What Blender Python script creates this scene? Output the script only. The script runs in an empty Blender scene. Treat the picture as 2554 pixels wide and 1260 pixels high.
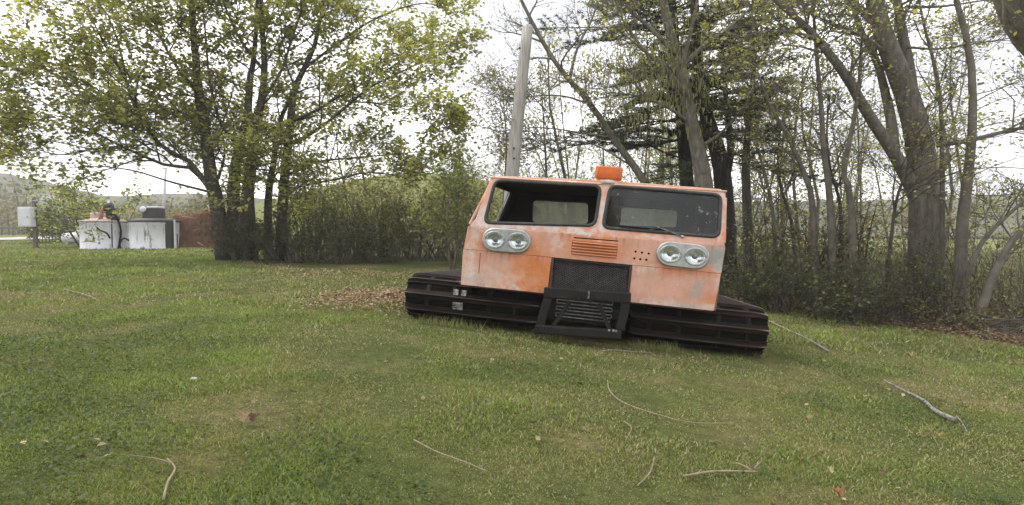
import bpy, bmesh, math, random
import numpy as np
from mathutils import Vector, Matrix

# ------------------------------------------------------------------ camera, sky, sun, exposure
SC = bpy.context.scene
COL = SC.collection
W, H, F = 2554, 1260, 1500.0
CX, CY = W / 2, H / 2
PITCH = math.radians(-2.1)
CAMZ = 1.25

cd = bpy.data.cameras.new('camera')
cd.sensor_width = 36.0
cd.lens = F / W * 36.0
cd.clip_start = 0.05
cd.clip_end = 3000
cam = bpy.data.objects.new('camera', cd)
cam.location = (0, 0, CAMZ)
cam.rotation_euler = (math.pi / 2 + PITCH, 0, 0)
COL.objects.link(cam)
SC.camera = cam

SUN_EL, SUN_AZ = math.radians(58), math.radians(-72)   # azimuth from +Y (ahead), clockwise: from the left, a little ahead
wd = bpy.data.worlds.new('World')
SC.world = wd
wd.use_nodes = True
nt = wd.node_tree
nt.nodes.clear()
wo = nt.nodes.new('ShaderNodeOutputWorld')
bg = nt.nodes.new('ShaderNodeBackground')
sky = nt.nodes.new('ShaderNodeTexSky')
sky.sky_type = 'NISHITA'
sky.sun_disc = False
sky.sun_elevation = SUN_EL
sky.sun_rotation = SUN_AZ
sky.dust_density = 4.0
tc = nt.nodes.new('ShaderNodeTexCoord')
mp = nt.nodes.new('ShaderNodeMapping')
mp.inputs['Scale'].default_value = (1.2, 1.2, 4.2)
nz = nt.nodes.new('ShaderNodeTexNoise')
nz.inputs['Scale'].default_value = 2.2
nz.inputs['Detail'].default_value = 5
cr = nt.nodes.new('ShaderNodeValToRGB')
cr.color_ramp.elements[0].position = 0.36
cr.color_ramp.elements[0].color = (4.7, 4.8, 5.3, 1)
cr.color_ramp.elements[1].position = 0.6
cr.color_ramp.elements[1].color = (11.4, 11.4, 11.6, 1)
mx = nt.nodes.new('ShaderNodeMix')
mx.data_type = 'RGBA'
mx.inputs['Factor'].default_value = 0.93
nt.links.new(tc.outputs['Generated'], mp.inputs['Vector'])
nt.links.new(mp.outputs['Vector'], nz.inputs['Vector'])
nt.links.new(nz.outputs['Fac'], cr.inputs['Fac'])
nt.links.new(sky.outputs['Color'], mx.inputs['A'])
nt.links.new(cr.outputs['Color'], mx.inputs['B'])
nt.links.new(mx.outputs['Result'], bg.inputs['Color'])
bg.inputs['Strength'].default_value = 0.11
nt.links.new(bg.outputs['Background'], wo.inputs['Surface'])

sl = bpy.data.lights.new('sun', 'SUN')
sl.energy = 1.5
sl.angle = math.radians(20)
sl.color = (1.0, 0.93, 0.82)
so = bpy.data.objects.new('sun', sl)
sd = Vector((math.sin(SUN_AZ) * math.cos(SUN_EL), math.cos(SUN_AZ) * math.cos(SUN_EL), math.sin(SUN_EL)))
so.rotation_euler = sd.to_track_quat('Z', 'Y').to_euler()
so.location = sd * 60
COL.objects.link(so)

SC.view_settings.view_transform = 'Standard'
SC.view_settings.look = 'None'
SC.view_settings.exposure = 1.0
SC.view_settings.gamma = 1.0
SC.view_settings.use_curve_mapping = False
SC.render.engine = 'CYCLES'
SC.cycles.use_denoising = True
SC.cycles.max_bounces = 8
SC.cycles.transparent_max_bounces = 12
SC.cycles.volume_bounces = 2

random.seed(7)
RNG = np.random.default_rng(7)
R = math.radians

# ------------------------------------------------------------------ photograph pixel -> point in the place at a given distance
CP, SP = math.cos(PITCH), math.sin(PITCH)


def ray(px, py):
    x, z = (px - CX) / F, (CY - py) / F
    return Vector((x, CP - z * SP, SP + z * CP))


def at(px, py, Y):
    d = ray(px, py)
    s = Y / d.y
    return Vector((d.x * s, Y, CAMZ + d.z * s))


# ------------------------------------------------------------------ frame of the snow vehicle
YAW, ROLL = R(9), R(5.0)
e0 = Vector((math.cos(YAW), -math.sin(YAW), 0))
EY = Vector((math.sin(YAW), math.cos(YAW), 0))
EX = e0 * math.cos(ROLL) - Vector((0, 0, 1)) * math.sin(ROLL)
EZ = Vector((0, 0, 1)) * math.cos(ROLL) + e0 * math.sin(ROLL)
VO = at(1450, 853, 6.95)
CAMP = Vector((0, 0, CAMZ))


def loc(px, py, y=0.0, lean=None):
    """pixel -> (x, y, z) on the vehicle's plane y = const, or on a face that leans back above z0"""
    d = ray(px, py)
    yy = y
    for _ in range(12 if lean else 1):
        s = (VO + EY * yy - CAMP).dot(EY) / d.dot(EY)
        p = CAMP + d * s - VO
        z = p.dot(EZ)
        if lean:
            yy = y + max(0.0, z - lean[0](p.dot(EX))) * lean[1]
    return Vector((p.dot(EX), yy, z))


def veh_world(v):
    return VO + EX * v[0] + EY * v[1] + EZ * v[2]


# ------------------------------------------------------------------ terrain
def softplus(t, k):
    return k * np.logaddexp(0, np.asarray(t, float) / k)


def sstep(a, b, t):
    u = np.clip((np.asarray(t, float) - a) / (b - a), 0, 1)
    return u * u * (3 - 2 * u)


def vnoise(x, y, s, seed=0):
    x = np.asarray(x, float) / s
    y = np.asarray(y, float) / s
    xi, yi = np.floor(x), np.floor(y)
    fx, fy = x - xi, y - yi
    fx, fy = fx * fx * (3 - 2 * fx), fy * fy * (3 - 2 * fy)

    def h(a, b):
        v = np.sin(a * 127.1 + b * 311.7 + seed * 74.7) * 43758.5453
        return v - np.floor(v)
    return (h(xi, yi) * (1 - fx) + h(xi + 1, yi) * fx) * (1 - fy) + (h(xi, yi + 1) * (1 - fx) + h(xi + 1, yi + 1) * fx) * fy


def terrain(x, y):
    x = np.asarray(x, float)
    y = np.asarray(y, float)
    ramp = softplus(x + 2.4, 0.9) - 0.85 * softplus(x - 8.5, 1.2)
    fade = 1 - 0.55 * sstep(11, 24, y)
    z = CAMZ - 1.0 - 0.089 * ramp * fade
    # plane under the vehicle
    ex = (x - VO.x) * e0.x + (y - VO.y) * e0.y
    ey = (x - VO.x) * EY.x + (y - VO.y) * EY.y
    zp = VO.z + .008 - math.tan(ROLL) * ex
    dx = np.maximum(np.abs(ex - 0.15) - 2.3, 0)
    dy = np.maximum(np.abs(ey - 1.2) - 1.5, 0)
    w = 1 - sstep(0, 2.2, np.hypot(dx, dy))
    z = z * (1 - w) + zp * w
    # small unevenness, held back under the tracks
    n = (vnoise(x, y, 1.3, 1) - .5) * .05 + (vnoise(x, y, .45, 2) - .5) * .03
    z = z + n * (1 - .9 * w)
    # meadow rising behind the thicket, far ground
    z = z + 9.5 * np.exp(-((x + 13) / 26) ** 2 - ((y - 92) / 34) ** 2) * sstep(36, 60, y)
    return z


def tz(x, y):
    return float(terrain(x, y))


def ground_at(px, py):
    d = ray(px, py)
    s = 0.6
    while s < 400:
        p = CAMP + d * s
        if p.z < tz(p.x, p.y):
            return Vector((p.x, p.y, tz(p.x, p.y)))
        s *= 1.006
    return CAMP + d * 400


# ------------------------------------------------------------------ materials
def mat(name):
    m = bpy.data.materials.new(name)
    m.use_nodes = True
    n = m.node_tree
    n.nodes.clear()
    out = n.nodes.new('ShaderNodeOutputMaterial')
    return m, n, out


def N(n, t, **kw):
    nd = n.nodes.new(t)
    for k, v in kw.items():
        if k in nd.inputs:
            nd.inputs[k].default_value = v
        else:
            setattr(nd, k, v)
    return nd


def ramp(n, src, stops):
    c = n.nodes.new('ShaderNodeValToRGB')
    el = c.color_ramp.elements
    while len(el) < len(stops):
        el.new(0.5)
    for e, (p, col) in zip(el, stops):
        e.position = p
        e.color = tuple(col) + (1,) if len(col) == 3 else col
    n.links.new(src, c.inputs['Fac'])
    return c.outputs['Color']


def mixc(n, fac, a, b, blend='MIX'):
    m = n.nodes.new('ShaderNodeMix')
    m.data_type = 'RGBA'
    m.blend_type = blend
    for sock, v in (('Factor', fac), ('A', a), ('B', b)):
        if hasattr(v, 'links'):
            n.links.new(v, m.inputs[sock])
        elif sock == 'Factor':
            m.inputs[sock].default_value = v
        else:
            m.inputs[sock].default_value = tuple(v) + (1,)
    return m.outputs['Result']


def math_(n, op, a, b=0.0, clamp=False):
    m = n.nodes.new('ShaderNodeMath')
    m.operation = op
    m.use_clamp = clamp
    for i, v in enumerate((a, b)):
        if hasattr(v, 'links'):
            n.links.new(v, m.inputs[i])
        else:
            m.inputs[i].default_value = v
    return m.outputs[0]


def coords(n, kind='Object', scale=(1, 1, 1)):
    t = n.nodes.new('ShaderNodeTexCoord')
    m = n.nodes.new('ShaderNodeMapping')
    m.inputs['Scale'].default_value = scale
    n.links.new(t.outputs[kind], m.inputs['Vector'])
    return m.outputs['Vector']


def noise(n, vec, scale, detail=4, rough=.55, dist=0.0):
    t = N(n, 'ShaderNodeTexNoise', Scale=scale, Detail=detail, Roughness=rough, Distortion=dist)
    n.links.new(vec, t.inputs['Vector'])
    return t.outputs['Fac']


def simple(name, stops, scale=4, rough=.6, metal=0.0, bump=0.0, bscale=40, squash=(1, 1, 1), spec=0.5, detail=5):
    m, n, out = mat(name)
    v = coords(n, 'Object', squash)
    f = noise(n, v, scale, detail)
    c = ramp(n, f, stops)
    b = N(n, 'ShaderNodeBsdfPrincipled', Roughness=rough, Metallic=metal)
    b.inputs['Specular IOR Level'].default_value = spec
    n.links.new(c, b.inputs['Base Color'])
    if bump:
        bp = N(n, 'ShaderNodeBump', Strength=bump, Distance=0.02)
        n.links.new(noise(n, v, bscale, 5), bp.inputs['Height'])
        n.links.new(bp.outputs['Normal'], b.inputs['Normal'])
    n.links.new(b.outputs[0], out.inputs['Surface'])
    return m


def leafmat(name, trans=0.45, rough=.55):
    m, n, out = mat(name)
    a = N(n, 'ShaderNodeAttribute', attribute_name='Col')
    b = N(n, 'ShaderNodeBsdfPrincipled', Roughness=rough)
    b.inputs['Specular IOR Level'].default_value = .3
    t = N(n, 'ShaderNodeBsdfTranslucent')
    n.links.new(a.outputs['Color'], b.inputs['Base Color'])
    n.links.new(mixc(n, 1.0, a.outputs['Color'], (1.65, 1.65, 1.0), 'MULTIPLY'), t.inputs['Color'])
    s = N(n, 'ShaderNodeMixShader', Fac=trans)
    n.links.new(b.outputs[0], s.inputs[1])
    n.links.new(t.outputs[0], s.inputs[2])
    n.links.new(s.outputs[0], out.inputs['Surface'])
    return m


M = {}
M['leaf'] = leafmat('leaf')
M['blade'] = leafmat('grass_blade', .25, .6)
M['dead_leaf'] = leafmat('dead_leaf', .15, .75)
M['needle'] = leafmat('needle', .12, .6)
M['bark'] = simple('bark', [(.3, (.042, .036, .029)), (.55, (.085, .075, .06)), (.75, (.16, .145, .115))], 6, .9, bump=.8, bscale=30, squash=(3, 3, .5), spec=.2)
M['bark_pale'] = simple('bark_pale', [(.3, (.11, .10, .082)), (.5, (.19, .175, .145)), (.72, (.28, .265, .23))], 5, .9, bump=.7, bscale=22, squash=(3, 3, .6), spec=.2)
def lichen_bark():
    m, n, out = mat('lichen_bark')
    v = coords(n, 'Object', (2.2, 2.2, .8))
    c = ramp(n, noise(n, v, 5, 6, .65), [(.3, (.10, .09, .076)), (.5, (.19, .175, .15)), (.72, (.29, .275, .245))])
    c = mixc(n, ramp(n, noise(n, coords(n), 1.5, 5, .7), [(.48, (0, 0, 0)), (.64, (.5,) * 3)]), c, (.17, .14, .085))
    c = mixc(n, ramp(n, noise(n, coords(n), 4.5, 6, .75), [(.58, (0, 0, 0)), (.68, (.6,) * 3)]), c, (.045, .04, .034))
    b = N(n, 'ShaderNodeBsdfPrincipled', Roughness=.95)
    b.inputs['Specular IOR Level'].default_value = .15
    n.links.new(c, b.inputs['Base Color'])
    bp = N(n, 'ShaderNodeBump', Strength=.9, Distance=.04)
    n.links.new(noise(n, v, 16, 6, .7), bp.inputs['Height'])
    n.links.new(bp.outputs['Normal'], b.inputs['Normal'])
    n.links.new(b.outputs[0], out.inputs['Surface'])
    return m


M['bark_pale'] = lichen_bark()
M['bark_dark'] = simple('bark_dark', [(.3, (.020, .017, .014)), (.55, (.042, .035, .029)), (.75, (.075, .065, .055))], 6, .9, bump=.8, bscale=30, squash=(3, 3, .5), spec=.2)
M['wood_grey'] = simple('wood_grey', [(.3, (.09, .08, .065)), (.7, (.19, .17, .14))], 4, .95, spec=.1)
M['twig'] = simple('twig_wood', [(.3, (.075, .065, .05)), (.7, (.15, .13, .105))], 9, .9, spec=.2)
M['stick'] = simple('dry_stick', [(.3, (.16, .13, .08)), (.7, (.30, .25, .17))], 14, .8, spec=.25)
M['pebble'] = simple('pale_pebble', [(.3, (.30, .28, .25)), (.7, (.42, .40, .37))], 30, .9, spec=.1)
M['stick_grey'] = simple('grey_stick', [(.3, (.12, .11, .095)), (.5, (.21, .20, .18)), (.7, (.31, .30, .28))], 16, .85, spec=.2, bump=.4)
M['pole'] = simple('pole_wood', [(.3, (.24, .23, .205)), (.52, (.36, .345, .31)), (.75, (.46, .445, .41))], 5, .9, bump=.6, bscale=18, squash=(7, 7, .35), spec=.2)


# ------------------------------------------------------------------ mesh helpers
def np_mesh(name, V, faces, cols=None, smooth=False, matidx=None):
    """V (n,3); faces: list of (m,k) int arrays"""
    me = bpy.data.meshes.new(name)
    V = np.asarray(V, np.float32)
    me.vertices.add(len(V))
    me.vertices.foreach_set('co', V.ravel())
    faces = [np.asarray(f, np.int32) for f in faces if len(f)]
    li = np.concatenate([f.ravel() for f in faces])
    tot = np.concatenate([np.full(len(f), f.shape[1], np.int32) for f in faces])
    st = np.concatenate([[0], np.cumsum(tot)[:-1]]).astype(np.int32)
    me.loops.add(len(li))
    me.loops.foreach_set('vertex_index', li)
    me.polygons.add(len(tot))
    me.polygons.foreach_set('loop_start', st)
    me.polygons.foreach_set('loop_total', tot)
    if smooth:
        me.polygons.foreach_set('use_smooth', np.ones(len(tot), bool))
    if cols is not None:
        a = me.color_attributes.new('Col', 'FLOAT_COLOR', 'POINT')
        c = np.ones((len(V), 4), np.float32)
        c[:, :3] = cols
        a.data.foreach_set('color', c.ravel())
    me.update(calc_edges=True)
    return me


def obj(name, me, material=None, parent=None, label=None, cat=None, group=None, kind=None):
    o = bpy.data.objects.new(name, me)
    COL.objects.link(o)
    if material is not None and me is not None and not me.materials:
        me.materials.append(material)
    if parent is not None:
        o.parent = parent
    for k, v in (('label', label), ('category', cat), ('group', group), ('kind', kind)):
        if v:
            o[k] = v
    return o


def empty(name, p, label, cat, group=None, kind=None):
    o = obj(name, None, None, None, label, cat, group, kind)
    o.empty_display_size = .2
    o.location = p
    return o


class Tubes:
    def __init__(self):
        self.g = {}

    def add(self, pts, rad, sides):
        pts = np.asarray(pts, float)
        self.g.setdefault((len(pts), sides), []).append((pts, np.asarray(rad, float)))

    def build(self, origin=(0, 0, 0), caps=True):
        Vs, Fs, base = [], [], 0
        o = np.asarray(origin, float)
        caplist = {}
        for (n, s), items in self.g.items():
            P = np.stack([i[0] for i in items]) - o
            Rr = np.stack([i[1] for i in items])
            T = np.gradient(P, axis=1)
            T /= np.linalg.norm(T, axis=2, keepdims=True) + 1e-9
            mean = T.mean(axis=1)
            ref = np.where(np.abs(mean[:, 2:3]) > .8, np.array([[1., 0, 0]]), np.array([[0, 0, 1.]]))[:, None, :]
            U = np.cross(T, np.broadcast_to(ref, T.shape))
            U /= np.linalg.norm(U, axis=2, keepdims=True) + 1e-9
            Wv = np.cross(T, U)
            a = np.arange(s) * 2 * math.pi / s
            ring = P[:, :, None, :] + Rr[:, :, None, None] * (np.cos(a)[None, None, :, None] * U[:, :, None, :] + np.sin(a)[None, None, :, None] * Wv[:, :, None, :])
            B = len(items)
            Vs.append(ring.reshape(-1, 3))
            idx = base + np.arange(B * n * s).reshape(B, n, s)
            a0, a1 = idx[:, :-1, :], idx[:, 1:, :]
            q = np.stack([a0, np.roll(a0, -1, 2), np.roll(a1, -1, 2), a1], -1).reshape(-1, 4)
            Fs.append(q)
            if caps:
                caplist.setdefault(s, []).append(idx[:, -1, :])
                caplist[s].append(idx[:, 0, ::-1])
            base += B * n * s
        for s, l in caplist.items():
            Fs.append(np.concatenate(l))
        return np.concatenate(Vs), Fs

    def mesh(self, name, origin=(0, 0, 0), caps=True):
        V, Fs = self.build(origin, caps)
        return np_mesh(name, V, Fs, smooth=True)


def smooth_line(pts, n):
    """resample a polyline with a Catmull-Rom spline"""
    P = np.array([tuple(p) for p in pts], float)
    if len(P) < 3:
        return np.array([P[0] + (P[-1] - P[0]) * t for t in np.linspace(0, 1, n)])
    E = np.vstack([2 * P[0] - P[1], P, 2 * P[-1] - P[-2]])
    out = []
    for t in np.linspace(0, len(P) - 1 - 1e-6, n):
        i = int(t)
        u = t - i
        a, b, c, d = E[i], E[i + 1], E[i + 2], E[i + 3]
        out.append(.5 * (2 * b + (c - a) * u + (2 * a - 5 * b + 4 * c - d) * u * u + (3 * b - a - 3 * c + d) * u ** 3))
    return np.array(out)


def rvec(rng):
    v = rng.normal(size=3)
    return v / (np.linalg.norm(v) + 1e-9)


def grow(tb, tips, pts, rad, level, P, rng):
    """branches along a limb, then branches on those; tips collects leaf-bearing points"""
    L = np.linalg.norm(np.diff(pts, axis=0), axis=1).sum()
    last = level == len(P['n']) - 1
    n = P['n'][level]
    n = max(1, int(round(n * (L if P.get('per_m', False) and level == 0 else 1) * rng.uniform(.8, 1.2))))
    t0 = P['t0'] if level == 0 else .2
    for k in range(n):
        t = t0 + (1 - t0) * ((k + rng.random()) / n)
        f = t * (len(pts) - 1)
        i = min(int(f), len(pts) - 2)
        p = pts[i] + (pts[i + 1] - pts[i]) * (f - i)
        T = pts[i + 1] - pts[i]
        T = T / (np.linalg.norm(T) + 1e-9)
        r = rad[i] + (rad[i + 1] - rad[i]) * (f - i)
        v = rvec(rng)
        v = v - T * v.dot(T)
        v /= np.linalg.norm(v) + 1e-9
        a = P['ang'] * rng.uniform(.7, 1.25)
        d = T * math.cos(a) + v * math.sin(a)
        d[2] = d[2] * P['flat'] + P['up']
        d += np.array(P.get('bias', (0, 0, 0)))
        d /= np.linalg.norm(d) + 1e-9
        ln = P['len'][level] * rng.uniform(.6, 1.25) * (1.15 - .55 * t)
        ns = P.get('segs', (5, 4, 3, 3))[level]
        q = [p]
        for _ in range(ns):
            d = d + rng.normal(size=3) * P['wig']
            d[2] += P.get('trop', 0.03)
            d /= np.linalg.norm(d) + 1e-9
            q.append(q[-1] + d * ln / ns)
        q = np.array(q)
        r0 = max(P.get('rmin', .004), min(r * .62, P['rad'][level]))
        rr = np.linspace(r0, max(P.get('rmin', .004) * .7, r0 * .35), len(q))
        tb.add(q, rr, 5 if level == 0 else 3)
        if last:
            for s in np.linspace(.25, 1.0, P['leaves']):
                g = s * ns
                j = min(int(g), ns - 1)
                tips.append(q[j] + (q[j + 1] - q[j]) * (g - j))
        else:
            grow(tb, tips, q, rr, level + 1, P, rng)


LEAF6 = np.array([(0, 0, 0), (.42, .32, .06), (.26, .62, .05), (0, 1, -.06), (-.26, .62, .05), (-.42, .32, .06)])
LEAF6_F = np.array([(0, 1, 2), (0, 2, 3), (0, 3, 4), (0, 4, 5)])
LEAF4 = np.array([(0, 0, 0), (.36, .5, .06), (0, 1, -.03), (-.36, .5, .06)])
LEAF4_F = np.array([(0, 1, 2), (0, 2, 3)])


def leaves_np(centers, size, pal, rng, jit=.05, shape=4, flat=.6, hang=0.0, origin=(0, 0, 0), vary=.25):
    C = np.asarray(centers, float).reshape(-1, 3)
    n = len(C)
    C = C + rng.normal(size=(n, 3)) * jit - np.asarray(origin, float)
    nrm = rng.normal(size=(n, 3))
    nrm[:, 2] = np.abs(nrm[:, 2]) + flat * 2
    nrm /= np.linalg.norm(nrm, axis=1, keepdims=True)
    d = rng.normal(size=(n, 3))
    d[:, 2] -= hang
    d -= nrm * (d * nrm).sum(1, keepdims=True)
    d /= np.linalg.norm(d, axis=1, keepdims=True) + 1e-9
    s = np.cross(d, nrm)
    sz = size * rng.uniform(1 - vary * 1.4, 1 + vary, n)
    L, Fc = (LEAF6, LEAF6_F) if shape == 6 else (LEAF4, LEAF4_F)
    V = C[:, None, :] + sz[:, None, None] * (L[None, :, 0:1] * s[:, None, :] + L[None, :, 1:2] * d[:, None, :] + L[None, :, 2:3] * nrm[:, None, :])
    k = len(L)
    Fs = (np.arange(n) * k)[:, None, None] + Fc[None]
    pal = np.asarray(pal, float)
    c = pal[rng.integers(0, len(pal), n)] * rng.uniform(.75, 1.25, (n, 1))
    return V.reshape(-1, 3), [Fs.reshape(-1, 3)], np.repeat(c, k, 0)


PAL_MAPLE = [(.35, .345, .115), (.30, .305, .10), (.25, .265, .08), (.21, .23, .065), (.31, .305, .10), (.18, .20, .055), (.34, .31, .11)]
PAL_GREEN = [(.12, .15, .042), (.09, .12, .034), (.15, .175, .055), (.07, .09, .03)]
PAL_DARK = [(.05, .066, .022), (.065, .082, .028), (.04, .05, .02), (.085, .085, .034)]
PAL_OLIVE = [(.20, .20, .08), (.165, .168, .062), (.24, .225, .10), (.19, .16, .08)]
PAL_BROWN = [(.14, .085, .05), (.20, .13, .08), (.10, .06, .04), (.26, .19, .12)]
PAL_PINE = [(.045, .062, .032), (.06, .08, .038), (.075, .095, .045), (.034, .046, .025)]


def tree(name, label, stems, P, rng, bark, leaf=None, pal=None, size=.1, jit=.05, shape=4, flat=.6, hang=0, cat='tree', group=None, n_res=10, extra=None):
    """stems: list of (points, r0, r1[, grow]) ; a thing with trunk, branches and crown"""
    base = Vector(tuple(stems[0][0][0]))
    root = empty(name, base, label, cat, group)
    tr, br, tips = Tubes(), Tubes(), []
    for st in stems:
        pts = smooth_line(st[0], n_res)
        rad = np.linspace(0, 1, n_res)
        rad = st[1] + (st[2] - st[1]) * rad ** .8
        tr.add(pts, rad, 9 if st[1] > .05 else 6)
        if len(st) < 4 or st[3]:
            grow(br, tips, pts, rad, 0, P, rng)
    obj('trunk', tr.mesh('trunk', base), bark, root)
    if br.g:
        obj('branches', br.mesh('branches', base, caps=False), P.get('mat', bark), root)
    if leaf is not None and tips:
        tips = np.array(tips)
        keep = P.get('keep', 1.0)
        if keep < 1:
            tips = tips[rng.random(len(tips)) < keep]
        V, Fs, c = leaves_np(tips, size, pal, rng, jit, shape, flat, hang, base)
        obj('crown', np_mesh('crown', V, Fs, c), leaf, root)
    return root


# ------------------------------------------------------------------ ground
def spaced(lo, hi, fine, n, k):
    """coordinates dense around `fine`"""
    t = np.linspace(-1, 1, n)
    s = np.sinh(t * k) / math.sinh(k)
    return np.where(s < 0, fine + s * (fine - lo), fine + s * (hi - fine))


gx = spaced(-420, 420, 0.5, 241, 5.6)
gy = spaced(-60, 460, 6.0, 241, 5.0)
GX, GY = np.meshgrid(gx, gy)
GZ = terrain(GX, GY)
nx, ny = len(gx), len(gy)
idx = np.arange(nx * ny).reshape(ny, nx)
quads = np.stack([idx[:-1, :-1], idx[:-1, 1:], idx[1:, 1:], idx[1:, :-1]], -1).reshape(-1, 4)
gm, n, out = mat('ground_soil')
v = coords(n, 'Object')
f1 = noise(n, v, .8, 6, .6)
f2 = noise(n, v, 9, 6, .7)
c1 = ramp(n, f1, [(.3, (.06, .085, .025)), (.5, (.09, .108, .038)), (.7, (.18, .15, .082))])
gpos = N(n, 'ShaderNodeSeparateXYZ')
n.links.new(v, gpos.inputs[0])
far = N(n, 'ShaderNodeMapRange')
far.inputs['From Min'].default_value = 42
far.inputs['From Max'].default_value = 54
n.links.new(gpos.outputs['Y'], far.inputs['Value'])
c1 = mixc(n, far.outputs[0], c1, (.17, .20, .065))
f3 = noise(n, v, 70, 5, .75)
c2 = mixc(n, 1.0, ramp(n, f2, [(.25, (.4, .4, .4)), (.75, (1.25, 1.2, 1.1))]), ramp(n, f3, [(.3, (.35, .35, .35)), (.7, (1.5, 1.45, 1.35))]), 'MULTIPLY')
b = N(n, 'ShaderNodeBsdfPrincipled', Roughness=.95)
b.inputs['Specular IOR Level'].default_value = .1
n.links.new(mixc(n, 1.0, c1, c2, 'MULTIPLY'), b.inputs['Base Color'])
bp = N(n, 'ShaderNodeBump', Strength=.6, Distance=.03)
n.links.new(noise(n, v, 25, 6), bp.inputs['Height'])
n.links.new(bp.outputs['Normal'], b.inputs['Normal'])
n.links.new(b.outputs[0], out.inputs['Surface'])
obj('ground', np_mesh('ground', np.stack([GX, GY, GZ], -1).reshape(-1, 3), [quads], smooth=True), gm, kind='structure')

# lawn edge: beyond this line the wood floor begins (x -> y)
EDGE = np.array([(p.x, p.y) for p in (ground_at(*q) for q in ((1135, 700), (1250, 705), (1820, 742), (1960, 762), (2080, 790), (2220, 812), (2400, 838), (2554, 860)))])
EDGE_L = np.array([(p.x, p.y) for p in (ground_at(*q) for q in ((520, 632), (620, 660), (760, 678), (900, 683), (1130, 690)))])


def edge_y(x):
    """distance ahead at which the lawn ends"""
    pts = np.vstack([[(-60, 46), (-9.8, 44)], [(EDGE_L[0][0], EDGE_L[0][1])], EDGE_L[1:], EDGE[1:], [(30, 3.0)]])
    o = np.argsort(pts[:, 0], kind='stable')
    return np.interp(x, pts[o, 0], pts[o, 1])


def in_vehicle(x, y, m=0.0):
    ex = (x - VO.x) * e0.x + (y - VO.y) * e0.y
    ey = (x - VO.x) * EY.x + (y - VO.y) * EY.y
    return (np.abs(ex - .15) < 2.2 + m) & (ey > -.02 - m) & (ey < 2.9 + m)


def bare_mask(x, y):
    """thin straw-coloured patches of the lawn, 0..1"""
    a = vnoise(x, y, 1.5, 11) * .6 + vnoise(x, y, .55, 12) * .4
    m = sstep(.50, .72, a)
    for px, py, r in ((560, 1020, .35), (625, 1065, .22), (980, 1000, .45), (1600, 1100, .5), (1500, 1010, .5), (1830, 950, .6), (2300, 1110, .6), (2480, 1130, .5), (2250, 880, .7), (1250, 880, .5), (1300, 1190, .35), (850, 720, 1.2), (700, 700, 1.4), (1050, 660, 2.0), (1950, 920, .5), (2080, 880, .6), (1650, 900, .5)):
        p = BARE_CACHE.setdefault((px, py), ground_at(px, py))
        m = np.maximum(m, .95 * np.exp(-(((x - p.x) / (r * 1.6)) ** 2 + ((y - p.y) / (r * 1.2)) ** 2)))
    # worn strip along the front of the vehicle
    ex = (x - VO.x) * e0.x + (y - VO.y) * e0.y
    ey = (x - VO.x) * EY.x + (y - VO.y) * EY.y
    m = np.maximum(m, np.where(np.abs(ex - .15) < 2.5, 1, 0) * np.exp(-((ey + .15) / .28) ** 2))
    return m


BARE_CACHE = {}

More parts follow.
